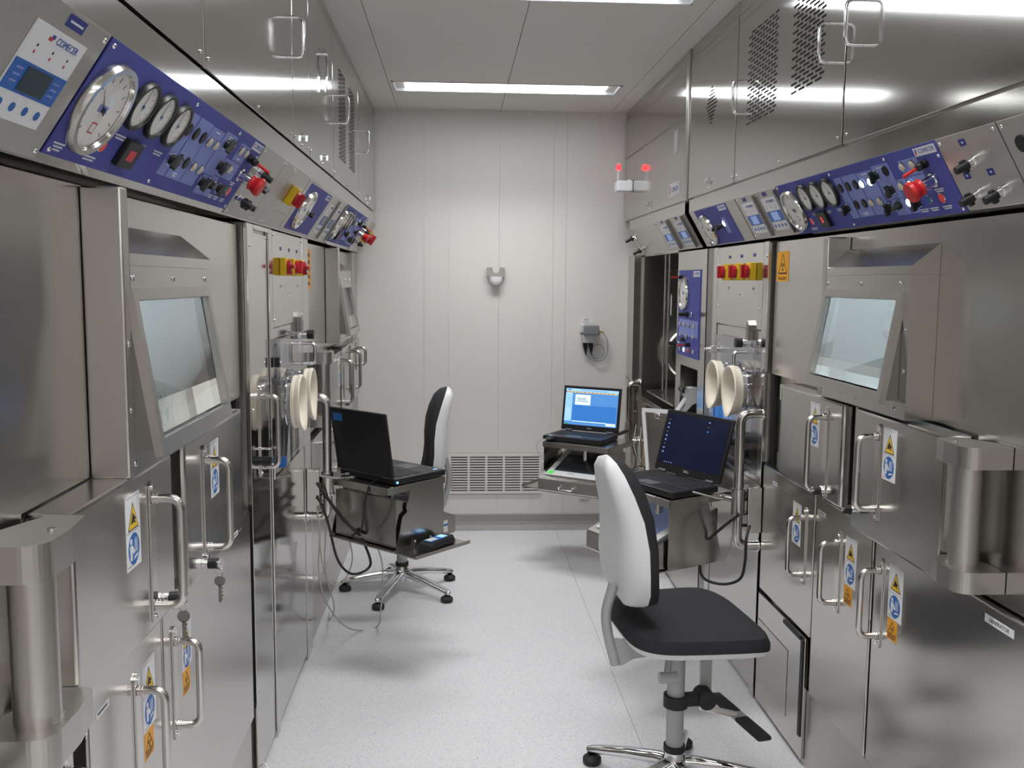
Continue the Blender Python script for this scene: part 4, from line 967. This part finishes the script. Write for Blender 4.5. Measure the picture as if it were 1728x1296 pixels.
# ================================================================== swing-arm stands with panel computers and laptops
def rotz(x, y, z, a): return Matrix.Translation((x, y, z)) @ Matrix.Rotation(a, 4, 'Z')
def stand(label, c, zt, a, pole, near, tray_side=None, wall=1, armz=None, box=True):
    """c = tray centre, a = heading of its front; local x points to the user, y to the tray's left.
    near = +1/-1: the side (local y) that carries the outer side tray"""
    t = thing('equipment_stand', label, 'stand', (pole[0], pole[1], 0), 'swing-arm equipment stands')
    M = rotz(c[0], c[1], zt, a); D, W_ = .165, .205
    # tray: top sheet with a folded rim
    b = B(M).box(-D, D, -W_, W_, -.004, 0, .0015)
    for q in ((-D, D, -W_, -W_+.004), (-D, D, W_-.004, W_), (-D, -D+.004, -W_, W_), (D-.004, D, -W_, W_)): b.box(*q, -.030, -.004)
    b.obj('tray', t, 'steel')
    for s in (-1, 1):
        Ms = M @ frame((0, s*(W_-.006), 0), (1, 0, 0), (0, 0, 1))
        pts = [(D-.004, -.032), (-.035, -.032), (-.055, -.10), (-.050, -.115), (-.075, -.13), (-.115, -.262), (D-.004, -.262)]
        B(Ms).prism(pts, -.0015, .0015).obj('side_plate', t, 'steel')
        B(M).box(-.115, D-.004, s*(W_-.006)-.010, s*(W_-.006)+.0, -.266, -.2625).obj('flange', t, 'steel')
    B(M).box(-.13, D+.06, -W_+.008, W_-.008, -.272, -.2665).obj('bottom_plate', t, 'steel')
    B(M).cyl((.035, 0, -.0045), (.035, 0, -.13), .017, None, 18).obj('tray_post', t, 'steel_tube')
    B(M).cyl((-.02, -W_+.03, -.045), (-.02, W_-.03, -.045), .012, None, 12).obj('cross_bar', t, 'steel_tube')
    # arm from the pole to the cross bar
    az = armz or (zt-.045)
    e = M @ Vector((-.06, 0, -.045))
    B().tube([(pole[0], pole[1], az), (e.x, e.y, az)], .0135, 14).obj('arm', t, 'steel_tube')
    X, Y = pole; wx = XL if X < 0 else XR
    z0, z1 = .61, pole_top
    so = .001 if X > 0 else -.001
    B().tube([(wx-so, Y, z1), (X, Y, z1), (X, Y, z0), (wx-so, Y, z0)], .0188, 16, .07, 8).obj('pole', t, 'steel_tube')
    for z in (z0, z1):
        B().cyl((wx-so*1.1, Y, z), (wx-so*6, Y, z), .026, None, 18).obj('wall_flange', t, 'chrome')
    B().cyl((X, Y, az-.045), (X, Y, az+.045), .026, None, 20).obj('clamp_collar', t, 'steel_tube')
    B().cyl((X, Y, az-.055), (X, Y, az-.0455), .030, None, 20).obj('stop_ring', t, 'chrome')
    if box:
        sx = 1 if X > 0 else -1
        B().box(X+sx*.030, wx-sx*.002, Y-.03, Y+.03, az-.12, az+.055, .003).obj('junction_box', t, 'steel')
        for k in range(3): B().cyl((X+sx*.0299, Y+.012, az-.10+.05*k), (X+sx*.012, Y+.012+.0, az-.10+.05*k), .006, None, 10).obj('cable_gland', t, 'black')
    if tray_side:
        s = tray_side
        b = B(M).box(-.13, D+.02, s*(W_+.0), s*(W_+.125), -.272, -.2665)
        b.box(-.13, D+.02, s*(W_+.121), s*(W_+.125), -.2664, -.258)
        b.box(-.02, .09, s*(W_+.0), s*(W_+.003), -.2664, -.235); b.obj('side_tray', t, 'steel')
        for x in (-.01, .08): B(M).cyl((x, s*(W_+.003), -.245), (x, s*(W_+.007), -.245), .005, None, 10).obj('screw', t, 'chrome')
    return M
def panel_computer(label, M, lit):
    """wedge-shaped steel case with an inset touch screen, resting on the stand's bottom plate"""
    o = M @ Vector((0, 0, -.2660))
    t = thing('panel_computer', label, 'computer', tuple(o), 'touch panel computers on the stands')
    MX = M @ frame((0, .185, 0), (1, 0, 0), (0, 0, 1))     # x to the user, y up, extruded sideways
    pts = [(-.10, -.262), (.245, -.262), (.25, -.255), (.25, -.195), (.245, -.186), (.232, -.18), (-.095, -.062), (-.10, -.066)]
    B(MX).prism(pts, 0, .37).obj('case', t, 'steel')
    sl = math.atan2(.118, .327)
    MS = M @ Matrix.Translation((.232, 0, -.18)) @ Matrix.Rotation(sl, 4, 'Y')
    f = B(MS).m('bench_plastic').box(-.315, -.012, -.16, .16, .0006, .005, .002).obj('screen_frame', t)
    B(MS).box(-.285, -.062, -.125, .125, .0052, .0062).obj('touch_screen', f, 'lcd_dim' if lit else 'touch_glass')
    B(MS).box(-.055, -.022, -.152, -.115, .0052, .0058).obj('green_sticker', f, 'green')
    B(MS).m('ink_blue').box(-.045, -.040, -.03, .01, .0052, .0056).obj('printed_name', f)
    # carrying handle on the front
    B(M).tube([(.2505, -.042, -.222), (.272, -.042, -.226), (.276, -.040, -.238), (.276, .040, -.238), (.272, .042, -.226), (.2505, .042, -.222)], .0035, 8, .006).obj('carry_handle', t, 'chrome')
    for y in (-.042, .042): B(M).box(.2505, .262, y-.006, y+.006, -.228, -.205, .002).obj('handle_lug', t, 'steel_tube')
    b = B(M).m('white').box(.02, .20, -.187, -.1855, -.25, -.20).m('sign_blue').box(.02, .20, -.1878, -.1872, -.222, -.214); b.obj('side_label', t)
    return t
def laptop(label, hc, a, tilt, W_, D, Hh, screen, keys_=True):
    """hc = middle of the hinge at the deck's top, a = heading towards the user"""
    M = rotz(hc[0], hc[1], hc[2], a); h = .026
    t = thing('laptop', label, 'laptop', (hc[0], hc[1], hc[2]-h))
    b = B(M).m('laptop').box(0, D, -W_/2, W_/2, -h, 0, .005); b.obj('base', t)
    k = B(M).m('laptop_grey').box(.035, D*.60, -W_*.45, W_*.45, .0002, .0008).obj('keyboard_bed', t)
    rows, cols = 6, 15; kw = W_*.88/cols; kd = (D*.60-.040)/rows
    for r_ in range(rows):
        b = B(M)
        for c_ in range(cols):
            if r_ == rows-1 and 4 <= c_ <= 9:
                if c_ > 4: continue
                b.box(.038+r_*kd, .038+(r_+.86)*kd, -W_*.44+c_*kw, -W_*.44+(c_+5.86)*kw, .0009, .003); continue
            y = -W_*.44+c_*kw+.004*(r_ % 2)
            b.box(.038+r_*kd, .038+(r_+.86)*kd, y, y+kw*.86, .0009, .003)
        b.obj('key_row', k, 'key')
    B(M).box(D*.66, D*.90, -W_*.13, W_*.10, .0002, .0007).obj('touchpad', t, 'laptop_grey')
    for i, y in enumerate((-.42, -.37)): B(M).m('screen_light' if i == 0 else 'chrome').box(D*.86, D*.93, W_*y, W_*(y+.04), .0002, .0006).obj('badge', t)
    ML_ = M @ Matrix.Rotation(-tilt, 4, 'Y')      # lid: local x towards the user, z up the lid
    lid = B(ML_).m('laptop').box(-.012, -.0005, -W_/2, W_/2, .004, Hh, .004).obj('lid', t)
    for y in (-W_*.36, W_*.36): B(M).cyl((-.004, y-.02, .004), (-.004, y+.02, .004), .007, None, 12).obj('hinge', t, 'laptop_grey')
    x0 = .0
    y0, y1, z0, z1 = -W_/2+.016, W_/2-.016, .036, Hh-.016
    MSc = ML_ @ frame((x0, 0, 0), (0, 1, 0), (0, 0, 1))    # screen plane: x = viewer's right, y = up, z = towards the user
    s = B(MSc)
    X0, X1 = y0, y1
    wv = X1-X0; hv = z1-z0; q = lambda m, a_, b_, c_, d_, e: s.m(m).box(X0+wv*a_, X0+wv*b_, z0+hv*c_, z0+hv*d_, -.0003+e, .0003+e)
    if screen == 'lit':
        q('screen_mid', 0, 1, 0, 1, 0); q('screen_light', 0, 1, .93, 1, .0005); q('screen_tan', .02, .99, .885, .925, .0008); q('screen_light', 0, .13, .1, .88, .0005); q('screen_blue', .15, .98, .12, .85, .0006); q('screen_mid', .15, .98, .55, .85, .0009)
        q('screen_pale', .19, .48, .56, .84, .0012); q('ink', .22, .40, .735, .75, .0015); q('ink', .22, .42, .695, .71, .0015); q('ink', .22, .45, .65, .665, .0015); q('screen_pale', .15, .80, .09, .11, .001); q('screen_pale', .80, .98, .03, .10, .0012); q('screen_mid', 0, 1, 0, .03, .0012); q('green', .01, .08, .0, .03, .0014); q('ink_blue', .02, .10, .955, .975, .001); q('screen_mid', .30, .8, .955, .97, .001)
        for i in range(6): q('screen_mid', .02, .11, .8-.06*i, .81-.06*i, .001)
        for i in range(12): q('ink', .05+.075*i, .08+.075*i, .90, .912, .0012)
    elif screen == 'dark':
        q('screen_dark', 0, 1, 0, 1, 0)
        for i in range(9): q('lcd_lit' if i % 3 else 'brass', .03, .055, .86-.082*i, .89-.082*i, .0005)
        for i, m in enumerate(('lcd_lit', 'brass', 'screen_blue')): q(m, .68, .705, .93-.09*i, .955-.09*i, .0005)
        for i in range(4): q('lcd_lit', .10+.04*i, .115+.04*i, .02, .04, .0005)
    else: q('lcd', 0, 1, 0, 1, 0)
    s.obj('screen', lid)
    B(MSc).text('DELL', 0, .020, .014, .0004).obj('maker_name', lid, 'bench_plastic')
    if screen == 'away':
        B(ML_).box(-.0127, -.0121, W_/2-.075, W_/2-.018, Hh-.055, Hh-.022).obj('blue_sticker', lid, 'sign_blue')
        B(M).cyl((.012, -W_/2-.001, -.012), (.012, -W_/2-.012, -.012), .005, None, 10).obj('power_plug', t, 'black')
        B(M).sphere((.0, -W_/2-.013, -.012), .0045, 8).obj('status_light', t, 'led_blue')
    return M
pole_top = 1.115
MRs = stand('right stand with the dark laptop, behind the front chair', (.832, 3.624), .802, math.radians(209), (1.065, 3.44), 1, armz=.785)
panel_computer('touch panel with bluish screen below the dark laptop', MRs, True)
laptop('black laptop with dark blue screen on the right stand', (.911, 3.649, .831), math.radians(208.8), .278, .378, .232, .258, 'dark')
MLs = stand('left stand seen from its side, with black laptop on top', (-.306, 3.939), .783, math.radians(47), (-.535, 3.93), -1, tray_side=-1, armz=.757)
panel_computer('touch panel case sticking out of the left stand', MLs, False)
laptop('black laptop turned away with blue sticker on its lid, left stand', (-.363, 3.838, .812), math.radians(45.5), .151, .347, .284, .270, 'away')
pole_top = .975
MFs = stand('far right stand in front of the back wall', (.755, 5.265), .703, math.radians(235), (1.075, 5.776), -1, tray_side=-1, armz=.68, box=False)
panel_computer('touch panel with green sticker below the lit blue laptop', MFs, False)
laptop('grey laptop with bright blue screen by the back wall', (.775, 5.395, .731), math.radians(237.5), .157, .365, .235, .264, 'lit')

# things lying on the stands
t = thing('handheld_meter', 'black handheld meter with blue keypad on the left side tray', 'meter', tuple(MLs @ Vector((.05, -.27, -.266))))
Mm = MLs @ Matrix.Translation((.045, -.268, -.2660)) @ Matrix.Rotation(.12, 4, 'Z')
rings = []
for x, w, h0 in ((-.085, .026, .020), (-.08, .032, .028), (-.03, .031, .032), (.02, .027, .032), (.075, .034, .036), (.088, .030, .028)):
    rings.append([(x, y*w, z) for y, z in ((-1, .006), (-.8, .0), (.8, .0), (1, .006), (1, h0*.75), (.8, h0), (-.8, h0), (-1, h0*.75))])
B(Mm).loft(rings).obj('case', t, 'rubber')
B(Mm).m('sign_blue').box(-.06, .065, -.021, .021, .0325, .0345).obj('keypad', t)
B(Mm).m('screen_light').box(.02, .055, -.016, .016, .0346, .036).m('bench_plastic').box(-.055, -.005, -.016, .016, .0346, .036).obj('display', t)
t = thing('handset', 'white upright handset on the side tray beneath the lit laptop', 'handset', tuple(MFs @ Vector((.02, -.26, -.266))))
Mh = MFs @ Matrix.Translation((-.02, -.262, -.2660))
B(Mh).box(-.05, .05, -.035, .035, 0, .125, .012).obj('body', t, 'bench_plastic'); B(Mh).box(-.03, .03, -.022, .022, .1255, .135, .003).obj('cap', t, 'white'); B(Mh).box(.0502, .051, -.012, .012, .09, .096).obj('printed_name', t, 'device_grey')
t = thing('mouse', 'black wired mouse overhanging the far tray beside the lit laptop', 'mouse', tuple(MFs @ Vector((.11, -.175, 0))))
B(MFs).sphere((.125, -.178, .013), .03, 14, 1.5, .9, .45).obj('shell', t, 'black'); B(MFs).tube([(.165, -.18, .012), (.19, -.20, .02), (.20, -.23, -.02), (.17, -.22, -.09)], .002, 6, .01).obj('cord', t, 'cable_grey')
t = thing('usb_stick', 'small white plug in the side of the dark laptop', 'plug', tuple(MRs @ Vector((.0, .2, 0))))
B(MRs).box(-.03, .01, .190, .203, .008, .016, .001).obj('plug', t, 'white')

# ================================================================== laboratory chairs
def chair(label, loc, rot, base_rot, seat_z, back_z, footrest, group='laboratory swivel chairs'):
    t = thing('lab_chair', label, 'chair', (loc[0], loc[1], 0), group)
    M0 = rotz(loc[0], loc[1], 0, base_rot); M = rotz(loc[0], loc[1], 0, rot)
    for i in range(5):
        Mi = M0 @ Matrix.Rotation(2*PI*i/5, 4, 'Z')
        rings = []
        for x, z, w, h in ((.02, .096, .025, .022), (.06, .094, .024, .022), (.16, .079, .0215, .018), (.27, .056, .019, .015), (.305, .047, .017, .013)):
            rings.append([(x, w*math.cos(a), z+h*math.sin(a)) for a in [2*PI*j/12 for j in range(12)]])
        l = B(Mi).loft(rings).sphere((.303, 0, .046), .0152, 10, 1, 1, .85).obj('leg', t, 'chrome')
        B(Mi).lathe([(0, .0005), (.027, .0005), (.031, .006), (.031, .020), (.024, .027), (.012, .033)], (.295, 0, 0), 20).obj('glide', l, 'rubber')
    B(M0).lathe([(.034, .055), (.040, .075), (.040, .10), (.034, .118), (.031, .134)], (0, 0, 0), 24).obj('hub', t, 'chrome')
    B(M0).cyl((0, 0, .1345), (0, 0, .154), .034, None, 24).obj('collar', t, 'rubber')
    B(M0).cyl((0, 0, .1545), (0, 0, seat_z-.075), .0275, .0275, 24).cyl((0, 0, seat_z-.0745), (0, 0, seat_z-.055), .02, None, 16).obj('column', t, 'grey_metal')
    # mechanism and lever
    B(M).box(-.10, .08, -.055, .055, seat_z-.085, seat_z-.045, .008).obj('mechanism', t, 'grey_metal')
    B(M).cyl((-.04, -.05, seat_z-.09), (-.06, -.085, seat_z-.145), .011, None, 12).cyl((-.085, -.09, seat_z-.15), (-.03, -.09, seat_z-.15), .0165, None, 16).obj('lever', t, 'grey_metal')
    B(M).box(.09, .125, .02, .035, seat_z-.28, seat_z-.05).obj('tilt_bar', t, 'grey_metal')
    # seat: rounded outline, pale pan below and dark cushion above
    def outline(s, k=40):
        q = []
        for i in range(k):
            a = 2*PI*i/k; c, sn = math.cos(a), math.sin(a); e = 2/4.2
            x = abs(c)**e*(1 if c > 0 else -1); y = abs(sn)**e*(1 if sn > 0 else -1)
            q.append((.02+x*.215*s, y*(.245+.015*x)*s))
        return q
    o1, o2, o3 = outline(1), outline(.96), outline(.80)
    dish = lambda x, y: -.012*max(0, 1-(abs(x)/.2)**2)
    wf = lambda x: -.018*max(0, (x-.12)/.11)**2
    B(M).loft([[(x*.8, y*.8, seat_z-.052) for x, y in o2], [(x, y, seat_z-.040+wf(x)) for x, y in o2], [(x, y, seat_z-.022+wf(x)) for x, y in o1]]).obj('seat_pan', t, 'grey_shell')
    rr = [[(x, y, seat_z-.0215+wf(x)) for x, y in o1], [(x, y, seat_z-.004+wf(x)) for x, y in o1], [(x, y, seat_z+.014+wf(x)) for x, y in o2], [(x, y, seat_z+.022+wf(x)*.5) for x, y in o3]]
    for s in (.55, .3, .08): rr.append([(x, y, seat_z+.022-.010*(1-s)) for x, y in outline(s)])
    B(M).loft(rr).obj('seat_cushion', t, 'fabric')
    # backrest: S-shaped section, wide at the bottom, narrow at the top
    prof = [(0, -.150, .110), (.018, -.155, .150), (.06, -.170, .190), (.12, -.180, .205), (.19, -.178, .195), (.27, -.182, .170), (.34, -.198, .140), (.395, -.213, .105), (.425, -.222, .065), (.436, -.226, .02)]
    zb = back_z
    def sect(front, back, dep):
        rings = []
        for h, x, w in prof:
            q = []
            N = 22
            for j in range(N):
                a = 2*PI*j/N; c, sn = math.cos(a), math.sin(a)
                yy = w*abs(c)**.7*(1 if c > 0 else -1)
                xx = x+(front*sn if sn > 0 else back*sn)+.05*(yy/.2)**2
                q.append((xx, yy, zb+h))
            rings.append(q)
        return rings
    sh = []
    N = 24
    for h, x, w in prof:
        b_ = .058*min(1, w/.12); q = []
        for j in range(N):
            a = 2*PI*j/N; c, sn = math.cos(a), math.sin(a); yy = w*abs(c)**.65*(1 if c > 0 else -1)
            q.append((x-.006-(0 if sn > 0 else -b_*sn*(1-.25*math.cos(3*c)))*1.0+.045*(yy/.2)**2*.6, yy, zb+h))
        sh.append(q)
    B(M).loft(sh).obj('back_shell', t, 'grey_shell', label='pale grey back shell')
    cu = []
    for h, x, w in prof:
        f_ = .060*min(1, w/.12); q = []
        for j in range(N):
            a = 2*PI*j/N; c, sn = math.cos(a), math.sin(a); yy = w*.985*abs(c)**.65*(1 if c > 0 else -1)
            q.append((x-.0055+(f_*sn**.7 if sn > 0 else 0)+.045*(yy/.2)**2*.6, yy, zb+h))
        cu.append(q)
    B(M).loft(cu).obj('back_cushion', t, 'fabric')
    # back bar that joins the shell to the mechanism
    B(M).tube([(-.225, -.06, zb+.06), (-.25, -.06, zb-.03), (-.24, -.06, zb-.10), (-.215, -.06, zb-.19)], .0155, 12, .05).obj('back_bar', t, 'grey_metal')
    Mb = M @ frame((0, -.055, 0), (1, 0, 0), (0, 0, 1))
    B(Mb).prism([(-.235, seat_z-.03), (-.20, seat_z-.035), (-.10, seat_z-.062), (-.08, seat_z-.09), (-.16, seat_z-.098), (-.19, seat_z-.115), (-.222, seat_z-.118)], -.006, .006).obj('back_bracket', t, 'grey_metal')
    if footrest:
        B(M).lathe([(.0282, .28), (.038, .28), (.038, .318), (.0282, .318)], (0, 0, 0), 24).box(.03, .10, -.022, .022, .282, .316, .006).obj('foot_clamp', t, 'rubber')
        B(M).cyl((.095, -.03, .302), (.095, .03, .302), .030, None, 24).obj('clamp_knob', t, 'rubber')
        f = rotz(loc[0], loc[1], 0, rot)
        B(f).box(.10, .125, .045, .06, .24, .50).obj('hanger', t, 'grey_metal')
        B(f).tube([(.10, .045, .25), (.215, .03, .222)], .011, 8).obj('foot_arm', t, 'chrome')
        for s in (-1, 1):
            B(f @ Matrix.Translation((.222, .03, .218)) @ Matrix.Rotation(.12, 4, 'Z')).box(-.024, .024, .018 if s > 0 else -.165, .165 if s > 0 else -.018, -.008, .008, .007).obj('foot_pad', t, 'rubber')
        B(f @ Matrix.Translation((.222, .03, .218)) @ Matrix.Rotation(.12, 4, 'Z')).box(-.022, .022, -.0178, .0178, -.005, .005).obj('pad_bracket', t, 'grey_metal')
    return t
chair('lab chair with black seat, pale grey back and foot pads, front right', (.69, 2.80), math.radians(6), math.radians(142), .565, .645, True)
chair('lab chair half hidden behind the left stand, by the back wall', (-.275, 4.78), math.radians(184), math.radians(34), .54, .625, False)
# ================================================================== loose cables
def cable(label, pts, r, m, k=8, cat='cable', group='loose cables around the stands'):
    P = [Vector(p) for p in pts]; Q = []
    for i in range(len(P)-1):
        p0, p1, p2, p3 = P[max(i-1, 0)], P[i], P[i+1], P[min(i+2, len(P)-1)]
        for j in range(k):
            t = j/k; Q.append(.5*((2*p1)+(p2-p0)*t+(2*p0-5*p1+4*p2-p3)*t*t+(3*p1-p0-3*p2+p3)*t**3))
    Q.append(P[-1])
    return tag(B().tube(Q, r, 8).obj('cable', None, m), label, cat, group)
wl = lambda x, y, z: tuple(MLs @ Vector((x, y, z)))
wr = lambda x, y, z: tuple(MRs @ Vector((x, y, z)))
cable('thick black cable looping low from the left pole box to its panel computer', [(-.575, 3.89, .70), (-.55, 3.85, .68), (-.52, 3.83, .60), (-.48, 3.80, .46), (-.42, 3.80, .40), (-.35, 3.83, .43), wl(-.10, .02, -.255)], .0055, 'cable_black')
cable('straight black cable sloping from the left pole box to the case', [(-.575, 3.90, .76), (-.53, 3.88, .70), (-.47, 3.87, .62), (-.40, 3.86, .55), wl(-.105, .05, -.22)], .0065, 'cable_black')
cable('black laptop power cable hanging down behind the left case', [wl(-.10, -.10, .018), wl(-.16, -.10, -.0), wl(-.175, -.09, -.06), wl(-.17, -.07, -.14), wl(-.16, -.04, -.20), wl(-.17, .0, -.225), wl(-.16, -.02, -.24), wl(-.13, -.06, -.262)], .0035, 'cable_black')
cable('pale grey cable bundle along the left swing arm', [(-.58, 3.93, .80), (-.56, 3.90, .79), (-.50, 3.88, .785), (-.44, 3.90, .782), (-.37, 3.92, .80), wl(-.12, .10, .01)], .005, 'cable_grey')
cable('thin grey cable dropping from the left pole box to the floor', [(-.575, 3.89, .66), (-.56, 3.86, .55), (-.57, 3.88, .40), (-.55, 3.92, .25), (-.50, 4.05, .10), (-.44, 4.2, .008), (-.36, 4.25, .008), (-.33, 4.1, .15), (-.31, 3.95, .38), wl(-.06, -.02, -.274)], .0035, 'cable_grey')
cable('second thin grey cable hanging against the left cabinets', [(-.575, 3.92, .70), (-.55, 3.95, .56), (-.56, 4.0, .36), (-.53, 4.05, .18), (-.57, 4.2, .06), (-.60, 4.4, .02)], .003, 'cable_grey')
cable('looped grey cable behind the left stand', [(-.57, 3.95, .68), (-.52, 4.0, .62), (-.47, 4.05, .50), (-.45, 4.05, .38), (-.49, 3.98, .30), (-.55, 3.95, .34), (-.575, 3.94, .5)], .003, 'cable_grey')
cable('thick black cable looping from the right pole box to its panel computer', [(1.095, 3.385, .70), (1.07, 3.34, .66), (1.065, 3.33, .58), (1.05, 3.34, .51), (.99, 3.38, .48), (.93, 3.43, .50), wr(-.105, .10, -.24)], .0055, 'cable_black')
cable('black cable from the right pole up to the case', [(1.06, 3.40, .74), (1.02, 3.42, .70), (.985, 3.45, .655), (.96, 3.47, .63), wr(-.09, .13, -.12)], .006, 'cable_black')
cable('pale network cable leaving the dark laptop', [wr(.06, .175, .020), wr(.05, .205, .020), wr(.0, .225, .004), wr(-.06, .222, -.015), wr(-.14, .20, -.03)], .0035, 'cable_grey')
cable('thin grey cable hanging from the right tray', [wr(-.15, .207, -.01), wr(-.155, .21, -.10), wr(-.15, .212, -.2), wr(-.14, .208, -.3)], .0025, 'cable_grey')
for i in range(5):
    x = 1.075+.006*i
    cable('thin cable in the tangled bundle beside the far right pole', [(x, 5.60-.05*i, .75), (x-.03, 5.5-.05*i, .66-.02*i), (x-.01, 5.45-.06*i, .55), (x-.05, 5.4-.04*i, .48+.02*i), (x-.10, 5.35, .52), (.95, 5.38, .56)], .0025, 'cable_grey' if i % 2 else 'cable_black', group='cable tangle by the far right pole')
cable('white cable end on the floor at the bottom left', [(-.615, 2.95, .04), (-.59, 2.90, .035), (-.57, 2.84, .01), (-.575, 2.78, .008), (-.60, 2.70, .008)], .004, 'white')
